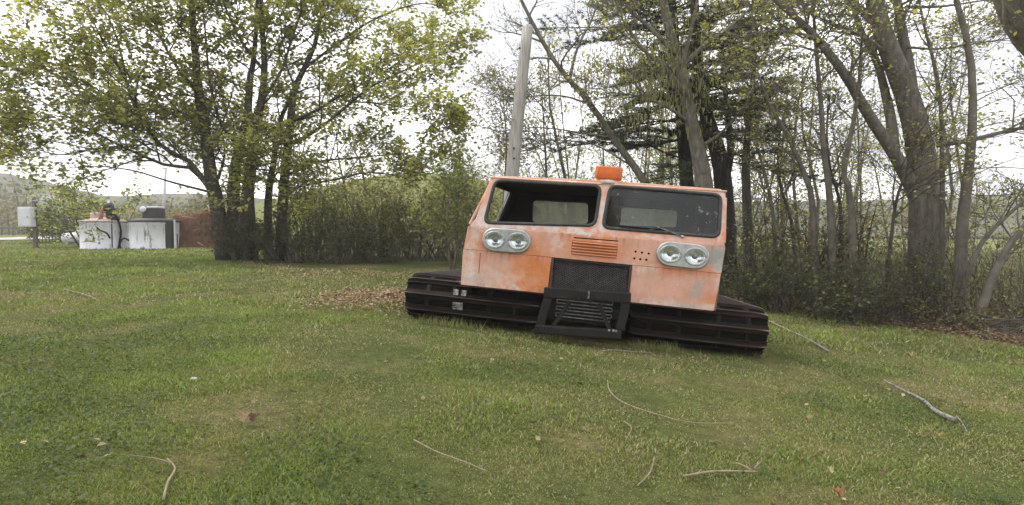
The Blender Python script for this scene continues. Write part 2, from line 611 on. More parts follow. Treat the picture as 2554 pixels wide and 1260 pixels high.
# ------------------------------------------------------------------ lawn grass (one mass nobody could count)
gV, gF5, gF3, gC = [], [], [], []
vbase = 0
GREEN = np.array([(.158, .208, .05), (.13, .18, .042), (.195, .232, .066), (.105, .148, .034), (.228, .25, .092)])
STRAW = np.array([(.28, .24, .13), (.22, .19, .10), (.34, .30, .18), (.17, .17, .07)])
for (y0, y1, dens, hgt, wid, seg) in ((1.7, 3.4, 13500, .020, .0032, 2), (3.4, 5.2, 7800, .023, .0046, 2), (5.2, 8, 3400, .029, .008, 1), (8, 13, 900, .055, .014, 1), (13, 22, 330, .065, .024, 1), (22, 46, 75, .08, .05, 1)):
    x0, x1 = -y1 * .9 - .4, y1 * .9 + .4
    if y0 >= 22:
        x1 = -4
    nb = int((x1 - x0) * (y1 - y0) * dens)
    x = RNG.uniform(x0, x1, nb)
    y = RNG.uniform(y0, y1, nb)
    k = (np.abs(x) < y * .9 + .4) & ((y < edge_y(x) + .6 * (vnoise(x, y, .6, 5) - .3)) | ((x < -10.5) & (y > 20))) & ~in_vehicle(x, y, -.05)
    x, y = x[k], y[k]
    bm_ = bare_mask(x, y)
    dn = vnoise(x, y, .22, 21)
    k = RNG.random(len(x)) < (1 - .42 * bm_) * (.5 + .75 * dn)
    x, y, bm_, dn = x[k], y[k], bm_[k], dn[k]
    m = len(x)
    z = terrain(x, y)
    tuft = vnoise(x, y, .35, 31) * .6 + vnoise(x, y, 1.1, 32) * .4
    h = hgt * (.25 + 1.55 * tuft ** 1.3) * RNG.uniform(.55, 1.35, m) * (1 - .35 * bm_)
    a = RNG.uniform(0, 2 * math.pi, m)
    w = wid * RNG.uniform(.6, 1.3, m)
    lx, ly = np.cos(a), np.sin(a)
    lean = h * RNG.uniform(.15, 1.3, m)
    b0 = RNG.uniform(0, 2 * math.pi, m)
    ox, oy = np.cos(b0) * lean, np.sin(b0) * lean
    pick = GREEN[RNG.integers(0, len(GREEN), m)]
    big = (vnoise(x, y, 2.2, 41) * .5 + vnoise(x, y, .7, 42) * .5)
    pick = pick * (.42 + .62 * big + .55 * tuft)[:, None]
    sp = STRAW[RNG.integers(0, len(STRAW), m)]
    straw = RNG.random(m) < (.045 + .62 * bm_)
    pick = np.where(straw[:, None], sp, pick) * RNG.uniform(.75, 1.25, (m, 1))
    base = np.stack([x, y, z - .004], -1)
    side = np.stack([lx * w, ly * w, np.zeros(m)], -1)
    tip = base + np.stack([ox, oy, h], -1)
    if seg == 2:
        mid = base + np.stack([ox * .32, oy * .32, h * .62], -1)
        V = np.stack([base - side, base + side, mid + side * .75, mid - side * .75, tip], 1)
        i0 = vbase + np.arange(m) * 5
        gF5.append(np.stack([i0, i0 + 1, i0 + 2, i0 + 3], -1))
        gF3.append(np.stack([i0 + 3, i0 + 2, i0 + 4], -1))
        kk = 5
    else:
        V = np.stack([base - side, base + side, tip], 1)
        i0 = vbase + np.arange(m) * 3
        gF3.append(np.stack([i0, i0 + 1, i0 + 2], -1))
        kk = 3
    gV.append(V.reshape(-1, 3))
    gC.append(np.repeat(pick, kk, 0))
    vbase += m * kk
obj('lawn_grass', np_mesh('lawn_grass', np.concatenate(gV), [np.concatenate(gF5), np.concatenate(gF3)], np.concatenate(gC)), M['blade'],
    label='mown green lawn grass with straw coloured patches', cat='grass', kind='stuff')

# clover and small round weeds between the grass
nb = 60000
x = RNG.uniform(-6.5, 6.5, nb)
y = RNG.uniform(1.7, 7.0, nb)
cl = vnoise(x, y, .5, 51) * .6 + vnoise(x, y, 1.6, 52) * .4
k = (np.abs(x) < y * .9 + .3) & (RNG.random(nb) < sstep(.42, .68, cl)) & (bare_mask(x, y) < .6) & ~in_vehicle(x, y, .05) & (y < edge_y(x))
x, y = x[k], y[k]
C = np.stack([x, y, terrain(x, y) + RNG.uniform(.012, .045, len(x))], -1)
V, Fs, c = leaves_np(C, .022, [(.055, .085, .022), (.075, .105, .03), (.045, .07, .02)], RNG, .003, 6, .7)
obj('clover', np_mesh('clover', V, Fs, c), M['blade'], label='low clover weeds growing among the lawn grass', cat='weeds', kind='stuff')

# ------------------------------------------------------------------ snow vehicle
LB = lambda v, s=1.0: tuple(v)
cat_root = obj('snowcat', None, None, None, 'faded salmon orange tracked snow vehicle with black tracks parked on the lawn', 'snowcat')
cat_root.matrix_world = Matrix((tuple(EX) + (0,), tuple(EY) + (0,), tuple(EZ) + (0,), (0, 0, 0, 1))).transposed()
cat_root.location = VO


def blob(n, vec, c, rad, soft=.5):
    """wear mark of its own shape: 1 inside an ellipsoid around c"""
    s = N(n, 'ShaderNodeVectorMath', operation='SUBTRACT')
    n.links.new(vec, s.inputs[0])
    s.inputs[1].default_value = c
    d = N(n, 'ShaderNodeVectorMath', operation='DIVIDE')
    n.links.new(s.outputs[0], d.inputs[0])
    d.inputs[1].default_value = rad
    l = N(n, 'ShaderNodeVectorMath', operation='LENGTH')
    n.links.new(d.outputs[0], l.inputs[0])
    r = N(n, 'ShaderNodeMapRange')
    r.inputs['From Min'].default_value = 1 - soft
    r.inputs['From Max'].default_value = 1 + soft
    r.inputs['To Min'].default_value = 1
    r.inputs['To Max'].default_value = 0
    n.links.new(l.outputs['Value'], r.inputs['Value'])
    return r.outputs[0]


def paint():
    m, n, out = mat('faded_orange_paint')
    v0 = coords(n, 'Object')
    nd = N(n, 'ShaderNodeTexNoise', Scale=5.0, Detail=5, Roughness=.65)
    n.links.new(v0, nd.inputs['Vector'])
    off = N(n, 'ShaderNodeVectorMath', operation='SUBTRACT')
    n.links.new(nd.outputs['Color'], off.inputs[0])
    off.inputs[1].default_value = (.5, .5, .5)
    sc = N(n, 'ShaderNodeVectorMath', operation='SCALE')
    sc.inputs['Scale'].default_value = .35
    n.links.new(off.outputs[0], sc.inputs[0])
    ad = N(n, 'ShaderNodeVectorMath', operation='ADD')
    n.links.new(v0, ad.inputs[0])
    n.links.new(sc.outputs[0], ad.inputs[1])
    v = ad.outputs[0]
    big = noise(n, v0, 2.6, 8, .68)
    col = ramp(n, big, [(.30, (.62, .315, .225)), (.46, (.66, .375, .28)), (.62, (.63, .305, .205)), (.80, (.63, .235, .105))])
    streak = noise(n, coords(n, 'Object', (14, 14, 1.2)), 1.0, 4)
    col = mixc(n, ramp(n, streak, [(.5, (0, 0, 0)), (.8, (.35, .35, .35))]), col, (.68, .48, .40))
    orange = (.64, .205, .052)
    for px, py, rx, rz, amt in ((1335, 690, .28, .34, .95), (1305, 735, .5, .10, .5), (1485, 615, .34, .17, .75), (1220, 600, .18, .1, .45), (1700, 675, .45, .06, .5), (1640, 575, .5, .05, .6), (1520, 455, .16, .05, .7), (1775, 760, .09, .12, .6), (1200, 520, .05, .12, .4), (1800, 590, .08, .07, .6), (1440, 575, .3, .05, .4)):
        p = loc(px, py)
        f = math_(n, 'MULTIPLY', blob(n, v, p, (rx, .6, rz)), amt)
        col = mixc(n, f, col, orange)
    chipn = ramp(n, noise(n, v0, 9, 7, .72), [(.40, (.15,) * 3), (.52, (1,) * 3)])
    white = (.70, .64, .59)
    for px, py, rx, rz, amt in ((1215, 548, .15, .12, 1.0), (1300, 563, .5, .045, .95), (1440, 572, .35, .045, .85), (1500, 545, .06, .25, .8), (1797, 540, .035, .35, .75), (1700, 470, .5, .03, .55), (1360, 445, .7, .025, .5), (1640, 592, .3, .03, .5), (1385, 607, .07, .07, .5), (1230, 690, .5, .12, .35), (1690, 765, .6, .05, .6), (1175, 640, .06, .4, .6), (1260, 722, .5, .035, .6), (1795, 660, .05, .25, .6), (1600, 670, .2, .05, .4), (1520, 462, .1, .05, .5)):
        p = loc(px, py)
        f = math_(n, 'MULTIPLY', blob(n, v, p, (rx, .6, rz)), amt)
        f = math_(n, 'MULTIPLY', f, chipn)
        col = mixc(n, f, col, white)
    grey = (.32, .33, .315)
    for px, py, rx, rz, amt in ((1785, 637, .16, .13, .95), (1742, 723, .055, .10, .6), (1718, 765, .12, .05, .45), (1190, 702, .12, .07, .3), (1255, 580, .3, .05, .25)):
        p = loc(px, py)
        f = math_(n, 'MULTIPLY', blob(n, v, p, (rx, .6, rz)), amt)
        col = mixc(n, f, col, grey)
    # chips and rust specks
    chip = noise(n, v0, 38, 3, .7)
    col = mixc(n, ramp(n, chip, [(.66, (0, 0, 0)), (.70, (.8, .8, .8))]), col, (.70, .62, .57))
    sp = noise(n, v0, 23, 5, .75)
    col = mixc(n, ramp(n, sp, [(.67, (0, 0, 0)), (.71, (.8, .8, .8))]), col, (.16, .065, .035))
    run = noise(n, coords(n, 'Object', (22, 22, .9)), 1.0, 5, .6)
    sepv = N(n, 'ShaderNodeSeparateXYZ')
    n.links.new(v0, sepv.inputs[0])
    for zt_, ln_ in ((.955, .16), (1.245, .12), (.56, .05)):
        mr = N(n, 'ShaderNodeMapRange')
        mr.inputs['From Min'].default_value = zt_ - ln_
        mr.inputs['From Max'].default_value = zt_
        n.links.new(sepv.outputs['Z'], mr.inputs['Value'])
        up_ = math_(n, 'LESS_THAN', sepv.outputs['Z'], zt_)
        f = math_(n, 'MULTIPLY', math_(n, 'MULTIPLY', mr.outputs[0], up_), ramp(n, run, [(.50, (0, 0, 0)), (.66, (.55,) * 3)]))
        col = mixc(n, f, col, (.24, .10, .05))
    dirt = noise(n, v0, 3.1, 7, .7)
    col = mixc(n, ramp(n, dirt, [(.45, (0, 0, 0)), (.8, (.4, .4, .4))]), col, (.27, .16, .11))
    b = N(n, 'ShaderNodeBsdfPrincipled')
    b.inputs['Specular IOR Level'].default_value = .3
    n.links.new(col, b.inputs['Base Color'])
    n.links.new(ramp(n, big, [(.3, (.62,) * 3), (.7, (.45,) * 3)]), b.inputs['Roughness'])
    bp = N(n, 'ShaderNodeBump', Strength=.15, Distance=.02)
    n.links.new(noise(n, v0, 4, 5), bp.inputs['Height'])
    n.links.new(bp.outputs['Normal'], b.inputs['Normal'])
    n.links.new(b.outputs[0], out.inputs['Surface'])
    return m


M['paint'] = paint()
M['steel'] = simple('black_steel', [(.35, (.007, .0066, .0062)), (.55, (.012, .011, .010)), (.72, (.035, .018, .011))], 7, .55, .0, bump=.3, bscale=50, spec=.3)
M['grouser'] = simple('rusty_black_track_steel', [(.3, (.004, .0036, .0033)), (.5, (.007, .0055, .005)), (.62, (.022, .009, .0055)), (.8, (.05, .03, .02))], 4, .7, .0, bump=.4, bscale=60, squash=(.6, 3, 3), spec=.18)
M['worn_edge'] = simple('worn_grouser_edge', [(.36, (.008, .007, .006)), (.48, (.05, .035, .026)), (.6, (.26, .22, .19))], 2.2, .5, .3, squash=(.5, 4, 4))
M['rubber'] = simple('black_rubber', [(.3, (.0035, .0034, .0033)), (.7, (.007, .0062, .0058))], 9, .9, spec=.06)
M['seal'] = simple('window_rubber', [(.3, (.014, .014, .014)), (.7, (.05, .05, .048))], 20, .65)
M['lining'] = simple('cab_lining', [(.35, (.022, .016, .013)), (.6, (.05, .030, .022)), (.8, (.14, .06, .04))], 2.2, .85)
M['chrome'] = simple('dull_chrome', [(.3, (.30, .31, .30)), (.6, (.46, .47, .45)), (.8, (.30, .25, .2))], 12, .42, .75)
M['plate_steel'] = simple('worn_bare_steel', [(.38, (.05, .045, .04)), (.52, (.26, .25, .235)), (.7, (.42, .41, .39))], 22, .55, .4)
M['tube_steel'] = simple('grey_tube', [(.3, (.09, .09, .09)), (.7, (.26, .26, .26))], 30, .4, .6)
M['beacon_base'] = simple('beacon_base_grey', [(.3, (.34, .32, .29)), (.7, (.6, .57, .53))], 14, .6)
M['mesh_steel'] = simple('mesh_steel', [(.3, (.05, .048, .046)), (.7, (.12, .112, .10))], 12, .5, .3)
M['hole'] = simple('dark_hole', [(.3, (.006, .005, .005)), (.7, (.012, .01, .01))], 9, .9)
M['reflector'] = simple('lamp_reflector', [(.3, (.72, .73, .74)), (.7, (.85, .85, .86))], 3, .13, 1.0)
M['primer_red'] = simple('dark_red_rust', [(.3, (.05, .02, .013)), (.7, (.12, .05, .03))], 8, .8)


def glassmat(name, dirt_lo, dirt_hi, dirt_col, scale=5, rough=.06):
    m, n, out = mat(name)
    v = coords(n, 'Object')
    tr = N(n, 'ShaderNodeBsdfTransparent')
    tr.inputs['Color'].default_value = (.86, .89, .88, 1)
    gl = N(n, 'ShaderNodeBsdfGlossy', Roughness=rough)
    fr = N(n, 'ShaderNodeFresnel', IOR=1.5)
    s1 = N(n, 'ShaderNodeMixShader')
    n.links.new(math_(n, 'MULTIPLY', fr.outputs[0], .5), s1.inputs[0])
    n.links.new(tr.outputs[0], s1.inputs[1])
    n.links.new(gl.outputs[0], s1.inputs[2])
    df = N(n, 'ShaderNodeBsdfDiffuse')
    df.inputs['Color'].default_value = tuple(dirt_col) + (1,)
    tl = N(n, 'ShaderNodeBsdfTranslucent')
    tl.inputs['Color'].default_value = tuple(dirt_col) + (1,)
    s0 = N(n, 'ShaderNodeMixShader', Fac=.5)
    n.links.new(df.outputs[0], s0.inputs[1])
    n.links.new(tl.outputs[0], s0.inputs[2])
    a = ramp(n, noise(n, v, scale, 6, .7), [(.35, (dirt_lo,) * 3), (.7, (dirt_hi,) * 3)])
    spots = ramp(n, noise(n, v, 17, 3, .75), [(.63, (0, 0, 0)), (.67, (.7,) * 3)])
    mask = ramp(n, noise(n, v, 4.5, 3), [(.44, (0, 0, 0)), (.56, (1, 1, 1))])
    a = mixc(n, 1.0, a, mixc(n, 1.0, spots, mask, 'MULTIPLY'), 'ADD')
    s2 = N(n, 'ShaderNodeMixShader')
    n.links.new(a, s2.inputs[0])
    n.links.new(s1.outputs[0], s2.inputs[1])
    n.links.new(s0.outputs[0], s2.inputs[2])
    n.links.new(s2.outputs[0], out.inputs['Surface'])
    return m


M['windshield'] = glassmat('dirty_windshield_glass', .0, .03, (.5, .5, .47))
M['rear_glass'] = glassmat('grimy_rear_glass', .35, .62, (.55, .54, .46), 3)
M['lens'] = glassmat('headlamp_lens', .04, .14, (.7, .7, .7), 8, .12)


def beacon_mat():
    m, n, out = mat('orange_beacon_plastic')
    b = N(n, 'ShaderNodeBsdfPrincipled', Roughness=.35)
    v = coords(n)
    n.links.new(ramp(n, noise(n, v, 9, 4), [(.35, (.66, .19, .045)), (.7, (.78, .29, .08))]), b.inputs['Base Color'])
    t = N(n, 'ShaderNodeBsdfTranslucent')
    t.inputs['Color'].default_value = (.9, .36, .09, 1)
    s = N(n, 'ShaderNodeMixShader', Fac=.45)
    n.links.new(b.outputs[0], s.inputs[1])
    n.links.new(t.outputs[0], s.inputs[2])
    n.links.new(s.outputs[0], out.inputs['Surface'])
    return m


M['beacon'] = beacon_mat()


def round_poly(pts, r, n=5):
    P = [Vector((p[0], p[1])) for p in pts]
    out_ = []
    k = len(P)
    for i in range(k):
        a, b_, c = P[i - 1], P[i], P[(i + 1) % k]
        rr = r[i] if isinstance(r, (list, tuple)) else r
        rr = min(rr, (a - b_).length * .48, (c - b_).length * .48)
        if rr < 1e-4:
            out_.append(b_)
            continue
        p0, p1 = b_ + (a - b_).normalized() * rr, b_ + (c - b_).normalized() * rr
        for j in range(n + 1):
            t = j / n
            out_.append(p0 * (1 - t) ** 2 + b_ * 2 * t * (1 - t) + p1 * t * t)
    return out_


def plate(name, outline, holes, thick, bevel, mapf, material, parent):
    """flat plate with openings and softened edges; mapf (u, v, w) -> local point"""
    cu = bpy.data.curves.new(name, 'CURVE')
    cu.dimensions = '2D'
    cu.fill_mode = 'BOTH'
    cu.extrude = max(thick / 2 - bevel, .0005)
    cu.bevel_depth = bevel
    cu.bevel_resolution = 1
    for pl in [outline] + list(holes):
        sp = cu.splines.new('POLY')
        sp.points.add(len(pl) - 1)
        for q, p in zip(sp.points, pl):
            q.co = (p[0], p[1], 0, 1)
        sp.use_cyclic_u = True
    tmp = bpy.data.objects.new(name, cu)
    me = bpy.data.meshes.new_from_object(tmp)
    bpy.data.objects.remove(tmp)
    bpy.data.curves.remove(cu)
    for vt in me.vertices:
        vt.co = mapf(vt.co.x, vt.co.y, vt.co.z)
    me.name = name
    me.materials.clear()
    return obj(name, me, material, parent)


def box_mesh(name, lo, hi, bev=.006, mapf=None):
    bm = bmesh.new()
    bmesh.ops.create_cube(bm, size=1)
    for vt in bm.verts:
        vt.co = Vector([lo[i] + (vt.co[i] + .5) * (hi[i] - lo[i]) for i in range(3)])
    if bev:
        bmesh.ops.bevel(bm, geom=bm.edges[:], offset=bev, segments=2, affect='EDGES', profile=.6)
    me = bpy.data.meshes.new(name)
    bm.to_mesh(me)
    bm.free()
    if mapf:
        for vt in me.vertices:
            vt.co = mapf(vt.co)
    return me


def bar_mesh(name, a, b_, w, d, bev=.006):
    """straight bar of rectangular section from a to b"""
    a, b_ = Vector(a), Vector(b_)
    L = (b_ - a).length
    q = (b_ - a).to_track_quat('X', 'Z').to_matrix()
    return box_mesh(name, (0, -d / 2, -w / 2), (L, d / 2, w / 2), bev, lambda c: a + q @ c)


def lathe_mesh(name, prof, n=28, axis='z', org=(0, 0, 0), sx=1.0):
    """profile of (radius, height) revolved"""
    V, Fq = [], []
    k = len(prof)
    for i in range(n):
        a = 2 * math.pi * i / n
        for r, h in prof:
            c, s_ = r * math.cos(a) * sx, r * math.sin(a)
            V.append((c + org[0], s_ + org[1], h + org[2]) if axis == 'z' else (c + org[0], h + org[1], s_ + org[2]))
    for i in range(n):
        j = (i + 1) % n
        for m in range(k - 1):
            Fq.append((i * k + m, j * k + m, j * k + m + 1, i * k + m + 1))
    me = np_mesh(name, np.array(V), [np.array(Fq)], smooth=True)
    bm = bmesh.new()
    bm.from_mesh(me)
    bmesh.ops.remove_doubles(bm, verts=bm.verts, dist=1e-5)
    bmesh.ops.recalc_face_normals(bm, faces=bm.faces)
    bm.to_mesh(me)
    bm.free()
    for p in me.polygons:
        p.use_smooth = True
    return me


def tube_mesh(name, pts, r, sides=8, n=None, closed=False):
    t = Tubes()
    P = smooth_line(pts, n) if n else np.array([tuple(p) for p in pts], float)
    if closed:
        P = np.vstack([P, P[:1]])
    rr = np.full(len(P), r) if not hasattr(r, '__len__') else np.linspace(r[0], r[1], len(P))
    t.add(P, rr, sides)
    return t.mesh(name)


TK = .02
sillz = lambda x: 1.24 + .014 * x
LEAN = math.tan(R(11))
lean = (sillz, LEAN)


def fl(px, py):
    v = loc(px, py, 0, lean)
    return (v.x, v.z)


def fy(x, z):
    return max(0.0, z - sillz(x)) * LEAN


# upper face of the cab with two windshield openings
up_out = [(-1.447, sillz(-1.447)), fl(1187, 548), fl(1219, 463), fl(1229, 446), fl(1243, 440), fl(1480, 450), fl(1560, 455), fl(1796, 473), fl(1806, 481), (1.474, sillz(1.474))]
# keep the cab's width believable where the face leans back
win_l = round_poly([fl(1208, 556), fl(1236, 450), fl(1499, 465), fl(1484, 563)], .085)
win_r = round_poly([fl(1503, 568), fl(1522, 464), fl(1798, 487), fl(1793, 592)], .085)
plate('cab_face', up_out, [win_l, win_r], TK, .005, lambda u, v_, w: Vector((u, fy(u, v_) - w, v_)), M['paint'], cat_root)
# band with the headlamps, between sill and seam
seam = lambda x: .952 - .001 * x
gx0, gx1 = loc(1376, 641).x, loc(1578, 656).x
band = [(-1.484, seam(-1.48)), (-1.452, sillz(-1.45) - .001), (1.474, sillz(1.47) - .001), (1.484, 1.235), (1.47, seam(1.47))]
slot = Vector((.057, 0, 1.200))
lv0, lv1 = Vector((-.215, 0, 1.170)), Vector((.312, 0, 1.005))
lou_hole = round_poly([(lv0.x, lv1.z - .005), (lv0.x, lv0.z + .0), (lv1.x, lv0.z + .0), (lv1.x, lv1.z - .005)], .012, 3)
slot_hole = round_poly([(slot.x - .26, slot.z - .012), (slot.x - .26, slot.z + .008), (slot.x + .26, slot.z + .014), (slot.x + .26, slot.z - .006)], .006, 2)
bolt_holes = [loc(*q) for q in ((1585, 628), (1601, 630.5), (1618, 633), (1582, 645), (1597, 647), (1612, 648.5))]
bh = [[(p.x + .017 * math.cos(a), p.z + .017 * math.sin(a)) for a in np.linspace(0, 2 * math.pi, 10, endpoint=False)] for p in bolt_holes]
plate('headlamp_band', band, [lou_hole, slot_hole] + bh, TK, .004, lambda u, v_, w: Vector((u, -w, v_)), M['paint'], cat_root)
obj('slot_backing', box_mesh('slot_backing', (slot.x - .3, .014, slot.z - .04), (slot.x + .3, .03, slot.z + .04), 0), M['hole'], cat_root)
for p in bolt_holes:
    obj('bolt_hole', lathe_mesh('bolt_hole', [(.0, .03), (.021, .03), (.021, .012)], 10, 'y', (p.x, 0, p.z)), M['hole'], cat_root)
# lower front panels left and right of the grille
zb = .525
for x0, x1 in ((-1.488, gx0 - .004), (gx1 + .004, 1.466)):
    dx = -.008 if x0 < 0 else 0
    o_ = [(x0 + (.004 if x0 < 0 else -.02), zb), (x1 - .012, zb), (x1, seam(x1) - .010), (x0, seam(x0) - .010)] if x0 < 0 else [(x0 - .012, zb), (x1 - .034, zb), (x1, seam(x1) - .010), (x0, seam(x0) - .010)]
    pn = plate('front_panel', o_, [], TK, .004, lambda u, v_, w: Vector((u, .003 - w, v_)), M['paint'], cat_root)
    if x0 < 0:
        obj('panel_seam', box_mesh('panel_seam', (x0 + .205, -.009, zb + .16), (x0 + .212, .0, seam(x0) - .03), 0), M['primer_red'], pn)
obj('seam_backing', box_mesh('seam_backing', (-1.46, .018, .93), (1.45, .03, .97), 0), M['primer_red'], cat_root)
obj('panel_lip', box_mesh('panel_lip', (-1.47, .012, zb - .022), (1.42, .05, zb + .004), .004), M['primer_red'], cat_root)

# sides, roof, rear, floor of the hull
DEP = 2.35
topL, topR = up_out[3], up_out[8]
zt = 1.86


def quadplate(name, p00, p10, p11, p01, holes, thick, material, parent, nrm):
    nv = Vector(nrm)
    f = lambda u, v_, w: (Vector(p00) * (1 - u) * (1 - v_) + Vector(p10) * u * (1 - v_) + Vector(p11) * u * v_ + Vector(p01) * (1 - u) * v_) + nv * (w * 1.0)
    return plate(name, [(0, 0), (1, 0), (1, 1), (0, 1)], holes, thick, 0.0, f, material, parent)


for sgn, xb, xs, xt, ztop in ((-1, -1.478, -1.443, topL[0] - .012, topL[1] + .01), (1, 1.452, 1.468, topR[0] + .012, topR[1])):
    sw = round_poly([(.06, .08), (.13, .88), (.70, .88), (.70, .08)], .06)
    fyt = fy(xt, ztop)
    off = .016
    quadplate('cab_side', (xs, off, sillz(xs) - .01), (xs + .02, DEP, sillz(xs)), (xt + .02, DEP, ztop), (xt, fyt + off, ztop), [sw] if sgn < 0 else [], .018, M['paint'], cat_root, (sgn, 0, 0))
    quadplate('cab_side_lining', (xs - sgn * .022, off + .01, sillz(xs)), (xs + .02 - sgn * .022, DEP, sillz(xs)), (xt + .02 - sgn * .022, DEP, ztop), (xt - sgn * .022, fyt + off + .01, ztop), [sw] if sgn < 0 else [], .008, M['lining'], cat_root, (sgn, 0, 0))
    quadplate('hull_side', (xb, off, zb), (xb + .02, DEP, zb), (xs + .02, DEP, sillz(xs) + .004), (xs, off, sillz(xs) + .004), [], .018, M['paint'], cat_root, (sgn, 0, 0))
    f = lambda u, v_: (Vector((xs, off, sillz(xs))) * (1 - u) * (1 - v_) + Vector((xs + .02, DEP, sillz(xs))) * u * (1 - v_) + Vector((xt + .02, DEP, ztop)) * u * v_ + Vector((xt, fyt + off, ztop)) * (1 - u) * v_)
    if sgn < 0:
        obj('window_seal', tube_mesh('window_seal', [f(*p) for p in sw], .013, 6, closed=True), M['seal'], cat_root)
        obj('window_post', bar_mesh('window_post', f(.62, .08), f(.62, .88), .018, .03, .003), M['chrome'], cat_root)
    # folded door edge seen from the front
    obj('door_edge', bar_mesh('door_edge', Vector((xs + sgn * .02, .09, sillz(xs) + .03)), Vector((xt + sgn * .02, fyt + .07, ztop - .05)), .022, .03, .004), M['paint'], cat_root)
roof = [(topL[0] - .02, fy(0, zt) - .012), (topR[0] + .02, fy(0, zt) - .012), (topR[0] + .03, DEP + .02), (topL[0] - .02, DEP + .02)]


def roofz(u, v_):
    t = (u - topL[0]) / (topR[0] - topL[0])
    return topL[1] + (topR[1] - topL[1]) * t + .016 + .05 * (1 - (2 * t - 1) ** 2) * 0.0


plate('roof', roof, [], .022, .008, lambda u, v_, w: Vector((u, v_, roofz(u, v_) + w)), M['paint'], cat_root)
plate('roof_lining', [(p[0] * .985, p[1] + (.03 if p[1] < 1 else -.03)) for p in roof], [], .006, 0, lambda u, v_, w: Vector((u, v_, roofz(u, v_) + w - .03)), M['lining'], cat_root)
YR = DEP - .05


def rl(px, py):
    v = loc(px, py, YR)
    return (v.x, v.z)


rw = [round_poly([rl(1326, 556), rl(1328, 498), rl(1469, 505), rl(1468, 561)], .07), round_poly([rl(1545, 563), rl(1549, 515), rl(1692, 524), rl(1688, 570)], .06)]
rear = [(-1.42, .55), (-1.40, 1.25), (topL[0] + .0, topL[1] + .0), (topR[0], topR[1]), (1.45, 1.25), (1.42, .55)]
rp = plate('rear_wall', rear, rw, .03, .0, lambda u, v_, w: Vector((u, YR - w + .03, v_)), M['paint'], cat_root)
plate('rear_lining', rear, rw, .008, .0, lambda u, v_, w: Vector((u, YR - w, v_)), M['lining'], cat_root)
for wv in rw:
    g = plate('rear_window', wv, [], .008, 0, lambda u, v_, w: Vector((u, YR + .018 - w, v_)), M['rear_glass'], cat_root)
    obj('rear_window_seal', tube_mesh('rear_window_seal', [Vector((p[0], YR - .006, p[1])) for p in wv], .014, 6, closed=True), M['seal'], g)
obj('cab_floor', box_mesh('cab_floor', (-1.44, .04, .56), (1.43, DEP - .06, .60), 0), M['lining'], cat_root)
obj('dashboard', box_mesh('dashboard', (-1.38, .06, .98), (1.38, .34, 1.20), .03), M['lining'], cat_root)
for xa, xb2 in ((-1.05, -.35), (.35, 1.05)):
    s_ = obj('seat', box_mesh('seat', (xa, .95, .62), (xb2, 1.4, .92), .05), M['lining'], cat_root)
    obj('backrest', box_mesh('backrest', (xa, 1.36, .90), (xb2, 1.48, 1.16), .05), M['lining'], s_)

# windshields: rubber surrounds, the right-hand one glazed
for wv, glazed in ((win_l, False), (win_r, True)):
    ring = [Vector((p[0], fy(p[0], p[1]) - .006, p[1])) for p in wv]
    if glazed:
        g = plate('windshield', wv, [], .006, 0, lambda u, v_, w: Vector((u, fy(u, v_) + .004 - w, v_)), M['windshield'], cat_root)
        obj('window_seal', tube_mesh('window_seal', ring, .021, 8, closed=True), M['seal'], g)
    else:
        obj('window_seal', tube_mesh('window_seal', ring, .021, 8, closed=True), M['seal'], cat_root)


def onface(px, py, out_=.03):
    v = loc(px, py, 0, lean)
    return Vector((v.x, v.y - out_, v.z))


wp = obj('wiper', tube_mesh('wiper', [onface(1702, 590, .012), onface(1690, 586, .03), onface(1660, 574, .035), onface(1638, 566, .03)], (.010, .006), 6, 8), M['tube_steel'], cat_root)
obj('wiper_blade', tube_mesh('wiper_blade', [onface(1545, 562, .026), onface(1600, 567, .026), onface(1646, 571, .026)], .009, 6, 6), M['seal'], wp)
obj('wiper_pivot', lathe_mesh('wiper_pivot', [(0, -.03), (.016, -.03), (.02, -.012), (.02, .0)], 12, 'y', onface(1702, 591, 0)), M['chrome'], wp)

# headlamp pods: stadium bezel, two oval lamps
for c0, c1, rr in (((1236, 598), (1293, 602), 23), ((1671, 633), (1733, 640), 24)):
    a, b_ = loc(*c0), loc(*c1)
    d = (b_ - a)
    h2 = .128
    pts = []
    for k in range(13):
        t = math.pi / 2 + math.pi * k / 12
        pts.append((a.x + .142 * math.cos(t), a.z + h2 * math.sin(t)))
    for k in range(13):
        t = -math.pi / 2 + math.pi * k / 12
        pts.append((b_.x + .142 * math.cos(t), b_.z + h2 * math.sin(t)))
    hl = [[(p.x + .120 * math.cos(t), p.z + .100 * math.sin(t)) for t in np.linspace(0, 2 * math.pi, 28, endpoint=False)] for p in (a, b_)]
    pod = plate('headlight_pod', pts, hl, .052, .012, lambda u, v_, w: Vector((u, -.03 - w, v_)), M['chrome'], cat_root)
    obj('pod_gasket', tube_mesh('pod_gasket', [Vector((p[0], -.011, p[1])) for p in pts], .008, 5, closed=True), M['seal'], pod)
    for p in (a, b_):
        obj('lamp_rim', tube_mesh('lamp_rim', [Vector((p.x + .113 * math.cos(t), -.058, p.z + .094 * math.sin(t))) for t in np.linspace(0, 2 * math.pi, 28, endpoint=False)], .009, 6, closed=True), M['chrome'], pod)
        obj('lamp_reflector', lathe_mesh('lamp_reflector', [(.0, -.014), (.04, -.016), (.075, -.026), (.095, -.04), (.104, -.050)], 28, 'y', (p.x, 0, p.z), 1.13), M['reflector'], pod)
        obj('bulb', lathe_mesh('bulb', [(0, -.046), (.018, -.044), (.026, -.032), (.026, -.014)], 14, 'y', (p.x, 0, p.z), 1.13), M['plate_steel'], pod)
        obj('lamp_lens', lathe_mesh('lamp_lens', [(.0, -.078), (.05, -.075), (.085, -.066), (.104, -.052)], 28, 'y', (p.x, 0, p.z), 1.13), M['lens'], pod)

